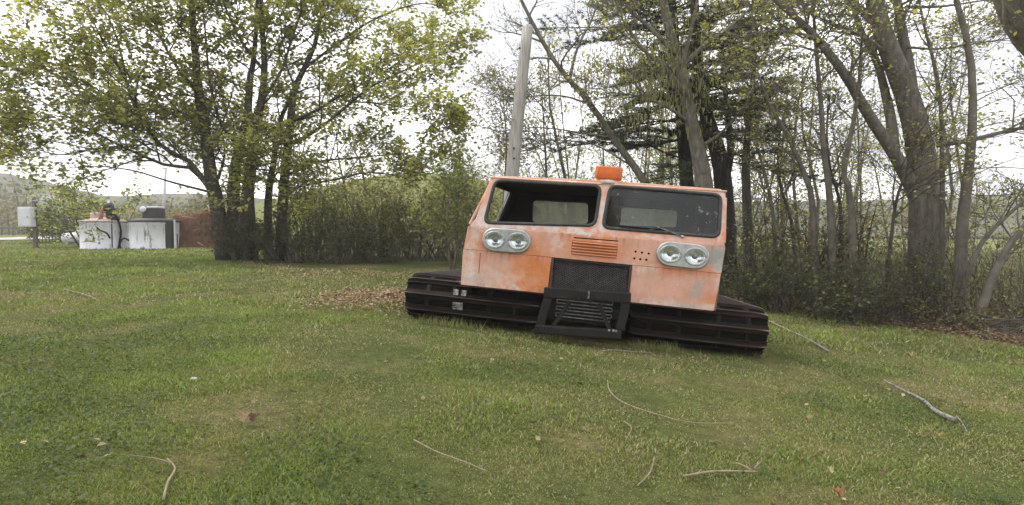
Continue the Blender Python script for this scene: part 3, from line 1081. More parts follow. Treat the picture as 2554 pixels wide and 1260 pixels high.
# louvres
lp = obj('louvre_panel', box_mesh('louvre_panel', (lv0.x - .02, .016, lv1.z - .03), (lv1.x + .02, .03, lv0.z + .03), 0), M['paint'], cat_root)
nl = 5
hh = (lv0.z - lv1.z) / nl
for k in range(nl):
    z0 = lv1.z + hh * k
    prof = [(.010, 0), (-.030, .008), (-.034, .016), (-.012, hh * .62), (.006, hh * .9)]
    V = [(x_, y_, z0 + z_) for x_ in (lv0.x + .006, lv0.x + .03, lv1.x - .03, lv1.x - .006) for y_, z_ in prof]
    for j, vv in enumerate(V):
        if j // 5 in (0, 3):
            V[j] = (vv[0], max(vv[1], -.004) if vv[1] < 0 else vv[1], vv[2])
    Fq = [(c * 5 + r_, c * 5 + r_ + 1, c * 5 + 6 + r_, c * 5 + 5 + r_) for c in range(3) for r_ in range(4)]
    me = np_mesh('louvre', np.array(V), [np.array(Fq)], smooth=False)
    obj('louvre', me, M['paint'], lp)

# grille of expanded metal in a steel frame
gz1, gz0 = seam(0) - .012, loc(1470, 742).z
xa0, xa1 = gx0 + .004, gx1 - .004
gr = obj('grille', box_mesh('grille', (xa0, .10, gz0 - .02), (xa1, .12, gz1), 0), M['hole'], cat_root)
for a, b_ in (((xa0 + .012, 0, gz0), (xa0 + .012, 0, gz1)), ((xa1 - .012, 0, gz0), (xa1 - .012, 0, gz1))):
    obj('grille_frame', bar_mesh('grille_frame', a, b_, .028, .035, .004), M['primer_red'], gr)
obj('grille_frame', bar_mesh('grille_frame', (xa0 + .03, 0, gz1 - .012), (xa1 - .03, 0, gz1 - .012), .026, .03, .004), M['steel'], gr)
tb = Tubes()
rows, cols = 15, 22
sx_, sz_ = (xa1 - xa0 - .05) / cols, (gz1 - .03 - gz0) / rows
for r_ in range(rows):
    zc = gz0 + sz_ * (r_ + .5)
    for s_ in (1, -1):
        pts = [(xa0 + .025 + sx_ * c, .012 + .006 * ((c + r_) % 2), zc + s_ * sz_ * .5 * (1 if (c + r_) % 2 else -1) * .98) for c in range(cols + 1)]
        tb.add(pts, np.full(cols + 1, .0058), 4)
obj('grille_mesh', tb.mesh('grille_mesh'), M['mesh_steel'], gr)

# belly and chassis between the tracks
obj('belly', box_mesh('belly', (-.47, .14, .16), (.47, 2.2, .53), .04), M['steel'], cat_root)
for s_ in (-1, 1):
    obj('chassis_rail', box_mesh('chassis_rail', (s_ * .36 - .05, -.02, .30), (s_ * .36 + .05, 2.3, .42), .01), M['steel'], cat_root)
obj('axle', tube_mesh('axle', [(-1.9, .385, .29), (1.8, .385, .29)], .05, 12), M['steel'], cat_root)

# push frame in front of the grille
FYY = -.24
P = {k: loc(*q, FYY) for k, q in dict(tl=(1368, 730), tr=(1562, 742), bl=(1342, 820), br=(1543, 833)).items()}
fr = obj('push_frame', bar_mesh('push_frame', P['tl'] + Vector((-.05, 0, 0)), P['tr'] + Vector((.05, 0, 0)), .115, .09, .012), M['steel'], cat_root)
obj('frame_side', bar_mesh('frame_side', P['tl'] + Vector((0, .006, -.062)), P['bl'] + Vector((.02, .006, .05)), .095, .08, .012), M['steel'], fr)
obj('frame_side', bar_mesh('frame_side', P['tr'] + Vector((0, .006, -.062)), P['br'] + Vector((.01, .006, .05)), .10, .08, .012), M['steel'], fr)
obj('frame_bottom', bar_mesh('frame_bottom', P['bl'] + Vector((-.03, -.01, 0)), P['br'] + Vector((.03, -.01, 0)), .10, .10, .012), M['steel'], fr)
obj('frame_brace', bar_mesh('frame_brace', loc(1422, 752, FYY + .03), loc(1380, 812, FYY + .03), .045, .04, .006), M['steel'], fr)
obj('frame_brace', bar_mesh('frame_brace', loc(1494, 758, FYY + .03), loc(1522, 826, FYY + .03), .045, .04, .006), M['steel'], fr)
for q0, q1 in (((1368, 735), (1372, 700)), ((1562, 745), (1562, 715))):
    a = loc(*q0, FYY)
    obj('frame_arm', bar_mesh('frame_arm', a + Vector((0, .04, -.02)), a + Vector((0, .5, -.06)), .08, .06, .008), M['steel'], fr)
for q in ((1342, 812), (1545, 826)):
    a = loc(*q, FYY)
    obj('frame_arm', bar_mesh('frame_arm', a + Vector((.03 if q[0] < 1400 else -.02, .05, .02)), a + Vector((.03 if q[0] < 1400 else -.02, .55, .05)), .08, .06, .008), M['steel'], fr)
for q in ((1519, 824), (1530, 825), (1537, 826)):
    a = loc(*q, FYY - .05)
    obj('bolt', lathe_mesh('bolt', [(.0, -.02), (.014, -.02), (.016, -.004), (.016, .006)], 6, 'y', a), M['plate_steel'], fr)
hk = loc(1465, 738, FYY - .06)
lug = obj('tow_lug', box_mesh('tow_lug', (hk.x - .10, hk.y, hk.z - .075), (hk.x - .075, hk.y + .09, hk.z + .045), .005), M['steel'], fr)
obj('tow_lug', box_mesh('tow_lug', (hk.x + .03, hk.y, hk.z - .075), (hk.x + .055, hk.y + .09, hk.z + .045), .005), M['steel'], fr)
obj('tow_pin', tube_mesh('tow_pin', [hk + Vector((.01, -.012, .05)), hk + Vector((.015, -.016, .02)), hk + Vector((.012, -.01, -.03))], .010, 8, 6), M['plate_steel'], fr)
# serpentine cooling coil behind the frame
cz1, cz0 = loc(1450, 745, -.12).z, loc(1450, 795, -.12).z
cx0, cx1 = loc(1390, 765, -.12).x, loc(1524, 775, -.12).x
turns = 7
pts = []
for k in range(turns):
    z = cz1 - (cz1 - cz0) * k / (turns - 1)
    h = (cz1 - cz0) / (turns - 1) / 2
    xs_ = (cx0, cx1) if k % 2 == 0 else (cx1, cx0)
    pts += [(xs_[0], -.12, z), (xs_[1], -.12, z)]
    if k < turns - 1:
        s_ = 1 if xs_[1] == cx1 else -1
        pts += [(xs_[1] + s_ * h * .7 * math.cos(t), -.12, z - h + h * math.sin(t)) for t in (R(60), R(25), R(-25), R(-60))]
obj('cooling_coil', tube_mesh('cooling_coil', pts, .0085, 6), M['tube_steel'], cat_root)
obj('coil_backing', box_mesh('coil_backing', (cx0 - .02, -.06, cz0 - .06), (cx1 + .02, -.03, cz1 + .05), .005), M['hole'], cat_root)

# beacon
BY = .24
bc = loc(1517, 450, BY)
bz = roofz(bc.x, BY) + .008
bk = obj('beacon', lathe_mesh('beacon', [(.0, .055), (.125, .05), (.152, .03), (.158, 0), (.0, 0)], 28, 'z', (bc.x, BY, bz)), M['beacon_base'], cat_root)
me = plate('beacon_lens', round_poly([(-.142, -.12), (-.142, .12), (.142, .12), (.142, -.12)], .05, 5), [], .145, .016, lambda u, v_, w: Vector((bc.x + u * (1 + .12 * w), BY + v_, bz + .128 + w)), M['beacon'], bk)
for k, p in enumerate(round_poly([(-.146, -.124), (-.146, .124), (.146, .124), (.146, -.124)], .05, 5)):
    obj('beacon_rib', tube_mesh('beacon_rib', [Vector((bc.x + p[0], BY + p[1], bz + .066)), Vector((bc.x + p[0] * 1.01, BY + p[1] * 1.01, bz + .188))], .0055, 5), M['beacon'], bk)
for sx_ in (-.09, -.045, 0, .045, .09):
    obj('beacon_rib', tube_mesh('beacon_rib', [Vector((bc.x + sx_, BY - .122, bz + .066)), Vector((bc.x + sx_, BY - .124, bz + .188))], .0055, 5), M['beacon'], bk)

# tracks: grouser bars round an oval path, rubber belts and wheels inside
RT, RR = .255, .15
YF = .13
LEN = 2.35
Z0 = .035
PH = math.asin((RT - RR) / LEN)          # the upper run slopes down to the smaller rear idler
TAN = LEN * math.cos(PH)
SEG = [RT * (math.pi - PH), TAN, RR * (math.pi + PH), LEN]
TOT = sum(SEG)
NB = 31


def track_path(s):
    """position and outward direction after s metres, starting at the lower front"""
    s = s % TOT
    if s < SEG[0]:
        a = -math.pi / 2 - s / RT
        return (YF + RT + RT * math.cos(a), RT + Z0 + RT * math.sin(a)), (math.cos(a), math.sin(a))
    s -= SEG[0]
    a = math.pi / 2 + PH - 2 * PH
    nrm_ = (math.cos(a), math.sin(a))
    if s < SEG[1]:
        y0, z0_ = YF + RT + RT * nrm_[0], RT + Z0 + RT * nrm_[1]
        return (y0 + s * nrm_[1], z0_ - s * nrm_[0] * 1.0), nrm_
    s -= SEG[1]
    if s < SEG[2]:
        a = math.pi / 2 - PH - s / RR
        return (YF + RT + LEN + RR * math.cos(a), RR + Z0 + RR * math.sin(a)), (math.cos(a), math.sin(a))
    s -= SEG[2]
    return (YF + RT + LEN - s, Z0), (0, -1)


def edge_drop(x, w):
    """the track rounds off towards its outer edges"""
    t = max(0.0, (x - (w - .15)) / .15)
    return .024 * t ** 2.0


def grouser_mesh(width):
    """flat steel bar carrying a tall upright blade with a worn edge and gusseted ends"""
    w = width / 2
    prof = [(-.050, -.012), (-.050, .000), (-.044, .004), (-.012, .003), (-.008, .030), (-.004, .035), (.003, .035), (.007, .030), (.010, .003), (.044, .004), (.050, .000), (.050, -.012)]
    xs_ = [-w, -w + .02, -w + .06, -w + .10, -w + .15, w - .15, w - .10, w - .06, w - .02, w]
    V, Fq, mi = [], [], []
    for x_ in xs_:
        q = abs(x_) / w
        e = 1.0 if q < .98 else .55
        dn = edge_drop(abs(x_), w)
        for s_, h_ in prof:
            V.append((x_, s_ * (1 if q < .999 else .85), (h_ * e if h_ > 0 else h_) - dn))
    k = len(prof)
    for c in range(len(xs_) - 1):
        for j in range(k):
            Fq.append((c * k + j, c * k + (j + 1) % k, (c + 1) * k + (j + 1) % k, (c + 1) * k + j))
            mi.append(1 if j in (4, 5, 6) else 0)
    n_ = len(xs_)
    caps = [tuple(range(k))[::-1], tuple(range((n_ - 1) * k, n_ * k))]
    me = np_mesh('grouser', np.array(V), [np.array(Fq), np.array(caps)])
    me.polygons.foreach_set('material_index', np.array(mi + [0, 0], np.int32))
    return me


for tname, x0, x1 in (('left', loc(996, 780).x, -.53), ('right', .53, loc(1924, 860).x)):
    xc, wd_ = (x0 + x1) / 2, x1 - x0
    ymid = YF + RT + LEN / 2
    tr = obj('track', None, None, cat_root)
    tr.location = (xc, 0, 0)
    gm_ = grouser_mesh(wd_)
    gm_.materials.append(M['grouser'])
    gm_.materials.append(M['worn_edge'])
    pm = box_mesh('belt_plate', (-.055, -.045, .012), (.055, .045, .026), .005)
    pm.materials.append(M['plate_steel'])
    for k in range(NB):
        s = (k + .35) * TOT / NB
        (y_, z_), (ny_, nz_) = track_path(s)
        o = obj('grouser', gm_, None, tr)
        o.location = (random.uniform(-.004, .004), y_, z_)
        o.rotation_euler = (math.atan2(-ny_, nz_), 0, random.uniform(-.004, .004))
    # one wide belt
    nS = 80
    V, Fq = [], []
    hw_ = wd_ / 2 - .006
    xs_ = [-hw_, -hw_ + .03, -hw_ + .07, -hw_ + .10, -hw_ + .15, 0, hw_ - .15, hw_ - .10, hw_ - .07, hw_ - .03, hw_]
    kx = len(xs_)
    for k in range(nS):
        (y_, z_), (ny_, nz_) = track_path(TOT * k / nS)
        for x_ in xs_:
            dn = -.012 - edge_drop(abs(x_), hw_)
            V.append((x_, y_ + ny_ * dn, z_ + nz_ * dn))
    for k in range(nS):
        j = (k + 1) % nS
        for c in range(kx - 1):
            Fq.append((k * kx + c, j * kx + c, j * kx + c + 1, k * kx + c + 1))
    obj('belt', np_mesh('belt', np.array(V), [np.array(Fq)], smooth=True), M['rubber'], tr)
    for bx_ in (-.55, -.22, .22, .55):
        nS = 72
        V, Fq = [], []
        for k in range(nS):
            (y_, z_), (ny_, nz_) = track_path(TOT * k / nS)
            for dx_, dn in ((-.03, -.003), (.03, -.003), (.03, -.015), (-.03, -.015)):
                V.append((bx_ + dx_, y_ + ny_ * dn, z_ + nz_ * dn))
        for k in range(nS):
            j = (k + 1) % nS
            for c in range(4):
                Fq.append((k * 4 + c, j * 4 + c, j * 4 + (c + 1) % 4, k * 4 + (c + 1) % 4))
        obj('steel_band', np_mesh('steel_band', np.array(V), [np.array(Fq)]), M['grouser'], tr)
    # wheels
    for yy, wr in ((YF + RT, RT), (YF + RT + LEN / 3, .19), (YF + RT + LEN * 2 / 3, .15), (YF + RT + LEN, RR)):
        for xx in (-.36, .36):
            me = lathe_mesh('wheel', [(.0, -.05), (.04, -.055), (.05, -.02), (wr * .55, -.02), (wr * .6, -.045), (wr - .05, -.05), (wr - .04, -.03), (wr - .04, .03), (wr - .05, .05), (wr * .6, .045), (wr * .55, .02), (.05, .02), (.04, .055), (.0, .05)], 24, 'z')
            me.transform(Matrix.Rotation(math.pi / 2, 4, 'Y'))
            o = obj('wheel', me, M['rubber'], tr)
            o.location = (xx, yy, wr + Z0)
    obj('track_beam', box_mesh('track_beam', (-.16, YF + .25, .14), (.16, YF + LEN + .2, .25), .02), M['steel'], tr)
    if tname == 'left':
        for k, (bx_, mt) in enumerate(((loc(1134, 778).x - xc, 1.5), (loc(1138, 758).x - xc, 2.35), (loc(1137, 738).x - xc, 3.1))):
            s = (mt + .35) * TOT / NB - (.0 if k < 1 else .01)
            (y_, z_), (ny_, nz_) = track_path(s)
            for dx_ in ((0,), (-.05, .05), (0,))[k]:
                o = obj('belt_plate', pm, None, tr)
                o.location = (bx_ + dx_, y_, z_)
                o.rotation_euler = (math.atan2(-ny_, nz_), 0, .1)
                o.scale = (1.15, 1.0, 1) if k == 0 else (.55 if k == 1 else .6, .8 if k == 1 else .4, 1)

# ------------------------------------------------------------------ the big maple on the left
def line(pxs, y0, y1):
    k = len(pxs)
    return [at(p[0], p[1], y0 + (y1 - y0) * i / (k - 1)) for i, p in enumerate(pxs)]


rngm = np.random.default_rng(11)
mb = 19.6
S = []
px_stems = [
    # pixels, depth start/end, r0, r1
    ([(562, 652), (552, 590), (540, 500), (524, 430), (512, 317), (496, 238), (491, 170), (482, 80), (478, -40), (470, -150)], 19.6, 19.0, .30, .05),
    ([(540, 500), (520, 468), (476, 405), (413, 373), (381, 337), (353, 294), (329, 250), (313, 195), (300, 120), (270, 40)], 19.4, 17.6, .10, .02),
    ([(520, 468), (476, 420), (417, 413), (357, 389), (302, 365), (206, 313), (91, 246), (30, 225)], 19.4, 17.0, .07, .012),
    ([(527, 480), (456, 462), (413, 450), (330, 425), (240, 415), (170, 420)], 19.4, 18.0, .05, .01),
    ([(302, 365), (230, 372), (140, 385), (40, 350)], 18.0, 17.0, .035, .01),
    ([(353, 294), (270, 240), (180, 190), (100, 170)], 18.4, 17.5, .04, .01),
    ([(313, 195), (260, 110), (220, 20), (200, -60)], 18, 18.6, .04, .01),
    ([(590, 655), (585, 560), (582, 476), (591, 397), (607, 337), (619, 278), (623, 198), (631, 160), (640, 60), (645, -80)], 19.7, 20.0, .26, .045),
    ([(590, 385), (587, 357), (552, 310), (532, 246), (520, 179), (512, 80), (500, -20)], 19.7, 18.7, .08, .018),
    ([(545, 445), (560, 380), (548, 300)], 19.5, 20.5, .05, .02),
    ([(625, 655), (620, 540), (618, 476), (632, 377), (636, 310), (652, 254), (660, 179), (655, 80), (648, -60), (650, -140)], 19.5, 19.9, .25, .05),
    ([(700, 655), (703, 560), (707, 476), (719, 357), (727, 278), (735, 222), (759, 171), (786, 111), (798, 52), (820, -60)], 19.8, 20.4, .21, .04),
    ([(672, 655), (668, 540), (673, 456), (684, 400), (690, 330), (715, 262), (735, 222)], 20.3, 20.6, .16, .05),
    ([(719, 365), (770, 337), (822, 301), (878, 254), (929, 214), (981, 190), (1060, 150), (1120, 130)], 20, 18.6, .07, .012),
    ([(731, 301), (786, 278), (838, 246), (917, 202), (1000, 150), (1050, 80)], 20, 21.5, .06, .012),
    ([(714, 476), (760, 462), (846, 446), (920, 430), (1010, 440), (1090, 430)], 19.8, 18.4, .05, .01),
    ([(712, 440), (790, 405), (870, 395), (980, 385), (1100, 372)], 19.9, 21.0, .055, .01),
    ([(759, 171), (840, 110), (930, 50), (1040, 10), (1120, 20)], 20.2, 20.9, .055, .012),
    ([(652, 254), (700, 180), (730, 90), (760, 0), (770, -90)], 19.7, 18.9, .06, .015),
    ([(660, 179), (600, 100), (560, 10), (540, -80)], 19.8, 19.0, .06, .015),
    ([(496, 238), (430, 150), (390, 60), (370, -40)], 19.1, 18.2, .06, .014),
    ([(878, 254), (960, 260), (1050, 285), (1120, 320)], 19, 18, .03, .008),
    ([(512, 317), (450, 280), (370, 262), (300, 265), (220, 240)], 19.2, 20.6, .045, .01),
    ([(591, 397), (640, 420), (700, 430)], 19.6, 18.4, .04, .012),
]
for i, (pts, ya, yb, r0, r1) in enumerate(px_stems):
    S.append((line(pts, ya, yb), r0, r1, i != 3))
PM = dict(n=(10, 6, 5), t0=.22, ang=.95, flat=.7, up=.08, len=(2.1, 1.05, .55), rad=(.03, .013, .007), wig=.16, trop=.03, rmin=.007, leaves=7, keep=.95)
tree('maple_tree', 'large many-stemmed maple with fresh yellow green leaves behind the white tanks', S, PM, rngm, M['bark'], M['leaf'], PAL_MAPLE, .138, .075, 6, .55, .3, n_res=14)


# ------------------------------------------------------------------ bushes
def shrub(label, base, h, w, n, pal, size, rng, per=(5, 4), leaves=4, bark=None, name='shrub', group=None, keep=1.0, depth=None, flat=.5, cat='shrub', jit=.06):
    base = np.array(tuple(base), float)
    base[2] = tz(base[0], base[1]) - .03
    st = []
    for k in range(n):
        a = rng.uniform(0, 2 * math.pi)
        s = w * .5 * math.sqrt(rng.random()) if n > 1 else 0
        b0 = base + np.array([math.cos(a) * s * .55, math.sin(a) * s * .55 * (depth or 1), 0])
        b0[2] = tz(b0[0], b0[1]) - .03
        top = base + np.array([math.cos(a) * s * 1.15, math.sin(a) * s * 1.15 * (depth or 1), h * rng.uniform(.6, 1.0) * (1 - .25 * (s / (w * .5 + 1e-6)) ** 2)])
        mid = (b0 + top) / 2 + rng.normal(size=3) * np.array([.08, .08, .04]) * h
        r = .006 + .010 * h
        st.append(([b0, mid, top], r, r * .3))
    P = dict(n=per, t0=.12, ang=.9, flat=.85, up=.1, len=(h * .34, h * .17, h * .1), rad=(.01, .006, .004), wig=.2, trop=.04, rmin=.004, leaves=leaves, keep=keep, segs=(3, 3, 2))
    return tree(name, label, st, P, rng, bark or M['twig'], M['leaf'], pal, size, jit, 4, flat, 0, cat, group, n_res=6)


rs = np.random.default_rng(21)
G1 = 'dark bushes at the foot of the maple'
for lab, px, py, Y, h, w, n, pal, size in (
    ('dense dark bush in front of the maple stems', 610, 655, 18.9, 1.5, 2.0, 16, PAL_DARK, .09),
    ('dark low bush just right of the maple stems', 730, 668, 18.6, 1.25, 2.2, 14, PAL_DARK, .09),
    ('dark rounded bush halfway between maple and snow vehicle', 850, 672, 18.3, 1.45, 2.4, 16, PAL_DARK, .09),
    ('dark green bush right of the rounded bush, by the grassy gap', 950, 668, 18.8, 1.3, 1.9, 12, PAL_DARK + PAL_GREEN, .09),
):
    shrub(lab, at(px, py, Y), h, w, n, pal, size, rs, per=(7, 5), leaves=4, group=G1, keep=.6)
shrub('leafy climber wrapped round the maple base', at(640, 640, 19.2), 2.3, 2.2, 14, PAL_DARK + [(.07, .06, .03)], .09, rs, per=(6, 4), group=G1)

G2 = 'tall green thicket between maple and snow vehicle'
for k, (lab, px, Y, h, w, pal) in enumerate((
    ('tall green bush behind the right maple stems', 790, 21.0, 2.7, 2.4, PAL_GREEN),
    ('tall pale green bush left of the thicket middle', 880, 22.5, 2.9, 2.2, PAL_GREEN + PAL_OLIVE),
    ('brownish green bush in the middle of the thicket', 960, 22, 2.6, 2.2, PAL_OLIVE),
    ('brown twiggy bush right of the thicket middle', 1035, 21.5, 2.5, 2.0, PAL_OLIVE + PAL_BROWN[:2]),
    ('olive bush partly hidden by the young tree', 1110, 22.5, 2.7, 2.0, PAL_OLIVE),
)):
    shrub(lab, at(px, 650, Y), h, w, 13, pal + PAL_GREEN[:3] + PAL_MAPLE[2:4], .115, rs, per=(7, 5), leaves=5, group=G2, keep=.72, jit=.1)
shrub('young leafy tree close to the left side of the snow vehicle', ground_at(1128, 692), 3.0, 1.7, 3, PAL_GREEN, .10, rs, per=(14, 7), leaves=5, name='young_tree', cat='tree', jit=.09)
shrub('low light green tree behind the white tanks', at(265, 600, 37), 4.3, 6.5, 9, PAL_GREEN + PAL_MAPLE[:2], .2, rs, per=(11, 7), leaves=5, name='low_tree', cat='tree', jit=.15)
shrub('light green bush between the meter box and the gas tank', at(128, 600, 43), 2.4, 3.0, 10, PAL_GREEN + PAL_OLIVE, .2, rs, per=(8, 5), leaves=4, jit=.13)
shrub('dark evergreen bush left of the white tanks', at(180, 600, 44), 2.6, 3.4, 14, PAL_DARK, .2, rs, per=(7, 5), leaves=4, jit=.12)

# right-hand undergrowth
G3 = 'undergrowth at the wood edge on the right'
for lab, px, py, Y, h, w, n, pal in (
    ('dark bush right behind the snow vehicle cab', 1850, 735, 12.6, 1.15, 1.5, 13, PAL_DARK + PAL_GREEN[:1]),
    ('dark green bush second right of the snow vehicle', 1935, 745, 12.2, 1.55, 1.9, 14, PAL_DARK + PAL_GREEN[1:2]),
    ('largest dark green bush at the wood edge', 2035, 760, 11.8, 1.2, 2.2, 15, PAL_DARK + PAL_GREEN[1:3]),
    ('dark brown green bush left of the thick forked trunk', 2130, 775, 11.6, 1.5, 1.6, 12, PAL_DARK + [(.07, .055, .035)]),
    ('ivy green bush at the foot of the thick forked trunk', 2245, 775, 12.0, 1.8, 1.4, 13, PAL_GREEN + PAL_DARK),
    ('thin brownish bush right of the thick forked trunk', 2350, 790, 11.5, .8, 1.6, 9, PAL_OLIVE + PAL_BROWN[:2]),
    ('low olive bush at the right edge below the leaning saplings', 2500, 800, 11.6, 1.1, 1.8, 10, PAL_OLIVE),
):
    shrub(lab, at(px, py, Y), h, w, n, pal, .065, rs, per=(8, 5), leaves=4, group=G3, bark=M['bark'], jit=.07, keep=.56)

for lab, px, py, Y, h, w, n, pal in (
    ('tall sparse bush rising behind the cab corner', 1890, 730, 14.0, 2.5, 1.5, 9, PAL_OLIVE + PAL_GREEN),
    ('tall brownish bush behind the largest dark bush', 2000, 740, 14.2, 2.2, 1.9, 10, PAL_OLIVE + PAL_BROWN[:2]),
    ('tall green bush behind the dark brown green bush', 2140, 750, 13.8, 2.6, 1.6, 10, PAL_GREEN + PAL_OLIVE),
    ('tall thin brown bush right of the forked trunk', 2390, 760, 13.4, 2.3, 2.0, 9, PAL_OLIVE + PAL_BROWN[:2]),
    ('thin green bush at the right edge behind the slanting saplings', 2540, 760, 14.5, 2.2, 2.2, 9, PAL_GREEN + PAL_OLIVE),
):
    shrub(lab, at(px, py, Y), h, w, n, pal, .08, rs, per=(8, 5), leaves=3, group=G3, bark=M['bark'], jit=.06, keep=.7)

# ------------------------------------------------------------------ trees behind and right of the snow vehicle
rt = np.random.default_rng(31)
THIN = dict(n=(9, 5, 4), t0=.35, ang=.8, flat=.75, up=.12, len=(1.3, .65, .35), rad=(.018, .008, .005), wig=.14, trop=.04, rmin=.0055, leaves=5, keep=.8)


def px_tree(name, label, limbs, P, bark, leaf, pal, size, group=None, jit=.07, hang=0, flat=.5, shape=4, n_res=12, cat='tree'):
    st = []
    for i, l in enumerate(limbs):
        pts, ya, yb, r0, r1 = l[:5]
        ln = line(pts, ya, yb)
        if i == 0:
            b0 = ln[0]
            b0.z = min(b0.z, tz(b0.x, b0.y) - .05)
        st.append((ln, r0, r1) + tuple(l[5:]))
    return tree(name, label, st, P, rt, bark, leaf, pal, size, jit, shape, flat, hang, cat, group, n_res=n_res)


# big forked tree
BIGP = dict(n=(9, 6, 4), t0=.45, ang=.85, flat=.75, up=.1, len=(2.0, 1.0, .5), rad=(.03, .012, .006), wig=.16, trop=.03, rmin=.006, leaves=5, keep=.75)
px_tree('forked_tree', 'thick grey forked tree leaning left at the right wood edge', [
    ([(2310, 745), (2308, 600), (2306, 480), (2296, 380), (2272, 270), (2235, 170), (2205, 90), (2180, 0), (2160, -90)], 13.6, 13.2, .40, .14),
    ([(2300, 520), (2262, 440), (2222, 370), (2165, 285), (2110, 190), (2040, 100), (1985, 45), (1900, -30)], 13.6, 12.6, .18, .05),
    ([(2230, 385), (2222, 300), (2205, 220), (2185, 150), (2140, 60), (2120, -40)], 13.4, 14.2, .13, .05),
    ([(2280, 300), (2268, 180), (2250, 80), (2238, 0), (2230, -80)], 13.5, 13.8, .15, .07),
    ([(2222, 140), (2150, 90), (2080, 60), (1990, 20)], 13.3, 12.4, .05, .015),
    ([(2205, 90), (2150, 30), (2080, -30)], 13.2, 13.8, .07, .02),
    ([(2336, 362), (2420, 350), (2500, 330), (2560, 316), (2640, 300)], 13.6, 12.6, .07, .02),
    ([(2262, 118), (2340, 122), (2440, 108), (2560, 88)], 13.4, 13.0, .03, .01),
    ([(2258, 18), (2350, 16), (2450, 2), (2560, -10)], 13.6, 14.0, .04, .012),
    ([(2050, 105), (1990, 82), (1920, 78), (1850, 84)], 12.8, 12.2, .04, .01),
], BIGP, M['bark_pale'], M['leaf'], PAL_OLIVE + PAL_MAPLE[:4], .085, n_res=14)

# thick limb of the tree that stands just outside the right edge
PB = dict(n=(6, 6, 5), t0=.5, ang=.9, flat=.7, up=.02, len=(2.0, 1.0, .5), rad=(.04, .015, .007), wig=.15, trop=.0, rmin=.005, leaves=4, keep=.8)
px_tree('leaning_tree', 'thick pale limb reaching into the top right corner', [
    ([(3100, 900), (2950, 520), (2770, 260), (2610, 110), (2542, 20), (2500, -120), (2470, -300)], 7.2, 7.0, .36, .15),
    ([(2800, 420), (2700, 100), (2680, -200), (2600, -500)], 7.1, 6.0, .2, .06),
], PB, M['bark_pale'], M['leaf'], PAL_MAPLE, .07)

# unseen tree added behind the viewer, its crown put there to shade the near lawn
b0 = np.array([-4.6, -2.6, tz(-4.6, -2.6) - .1])
st = [([b0, b0 + [.1, .1, 2], b0 + [.2, .3, 4.2], b0 + [.1, .6, 7.5]], .34, .1)]
for k in range(11):
    a = k * 2.39996
    L = 3.2 + 1.6 * rt.random()
    c0 = b0 + [.2, .35, 4.2 + .25 * k]
    st.append(([c0, c0 + [math.cos(a) * L * .5, math.sin(a) * L * .5, .9], c0 + [math.cos(a) * L, math.sin(a) * L, 1.2]], .09, .02))
tree('added_shade_tree', 'broad leafy tree added unseen behind the viewer to shade the near lawn', st, dict(PB, n=(10, 7, 5), len=(1.9, 1.0, .5), t0=.3, up=.08, leaves=6, keep=1.0), rt, M['bark'], M['leaf'], PAL_MAPLE, .16, .1, 6)

# grey trunk leaning left behind the cab, with an arched crown
px_tree('leaning_grey_tree', 'slender pale grey trunk leaning left behind the orange beacon', [
    ([(1690, 660), (1640, 520), (1592, 430), (1530, 345), (1475, 262), (1420, 200), (1375, 140), (1335, 70), (1290, -20)], 15.5, 15, .125, .04),
    ([(1475, 262), (1405, 240), (1330, 240), (1240, 250)], 15.3, 14.6, .03, .008),
    ([(1530, 345), (1440, 330), (1340, 318), (1240, 330)], 15.4, 14.8, .03, .008),
    ([(1585, 420), (1480, 360), (1390, 350), (1300, 345)], 15.5, 15.6, .025, .007),
    ([(1420, 200), (1440, 120), (1480, 40), (1500, -40)], 15.2, 15.6, .05, .015),
], dict(BIGP, keep=.5, len=(1.6, .8, .45)), M['bark_pale'], M['leaf'], PAL_OLIVE, .07, hang=.6)

# catkin-hung oak in the middle
oak = px_tree('oak_tree', 'straight grey trunked oak hung with yellow green catkins behind the cab', [
    ([(1775, 670), (1762, 520), (1752, 430), (1740, 370), (1726, 310), (1712, 240), (1698, 170), (1670, 80), (1650, -20), (1640, -100)], 14.6, 14.4, .25, .08),
    ([(1712, 240), (1660, 170), (1610, 130), (1560, 60), (1520, -10)], 14.4, 13.8, .07, .015),
    ([(1698, 170), (1760, 110), (1830, 60), (1900, -10)], 14.4, 14.8, .07, .015),
    ([(1726, 310), (1660, 265), (1590, 240), (1520, 230)], 14.5, 13.7, .05, .012),
    ([(1740, 370), (1800, 330), (1860, 260), (1900, 180)], 14.5, 15.0, .05, .012),
    ([(1690, 140), (1610, 60), (1560, 20), (1500, -60)], 14.4, 14.0, .06, .015),
    ([(1698, 170), (1720, 90), (1740, 0), (1760, -80)], 14.4, 14.2, .07, .02),
], dict(BIGP, n=(9, 6, 4), keep=.75, len=(1.5, .8, .42), leaves=4), M['bark_pale'], M['leaf'], PAL_MAPLE + PAL_OLIVE, .08, hang=.5)
cpts = []
for k in range(1500):
    px, py = rt.normal(1640, 85), rt.normal(190, 75)
    cpts.append(at(px, py, 14.3 + rt.normal() * .7))
cpts = np.array([tuple(c) for c in cpts])
tb = Tubes()
for c in cpts:
    l = rt.uniform(.08, .17)
    tb.add(np.array([c, c + [rt.normal() * .01, 0, -l * .5], c + [rt.normal() * .012, rt.normal() * .01, -l]]), [.009, .012, .006], 3)
obj('catkins', tb.mesh('catkins', oak.location, False), simple('catkin', [(.3, (.17, .18, .06)), (.7, (.27, .26, .11))], 20, .8), oak)


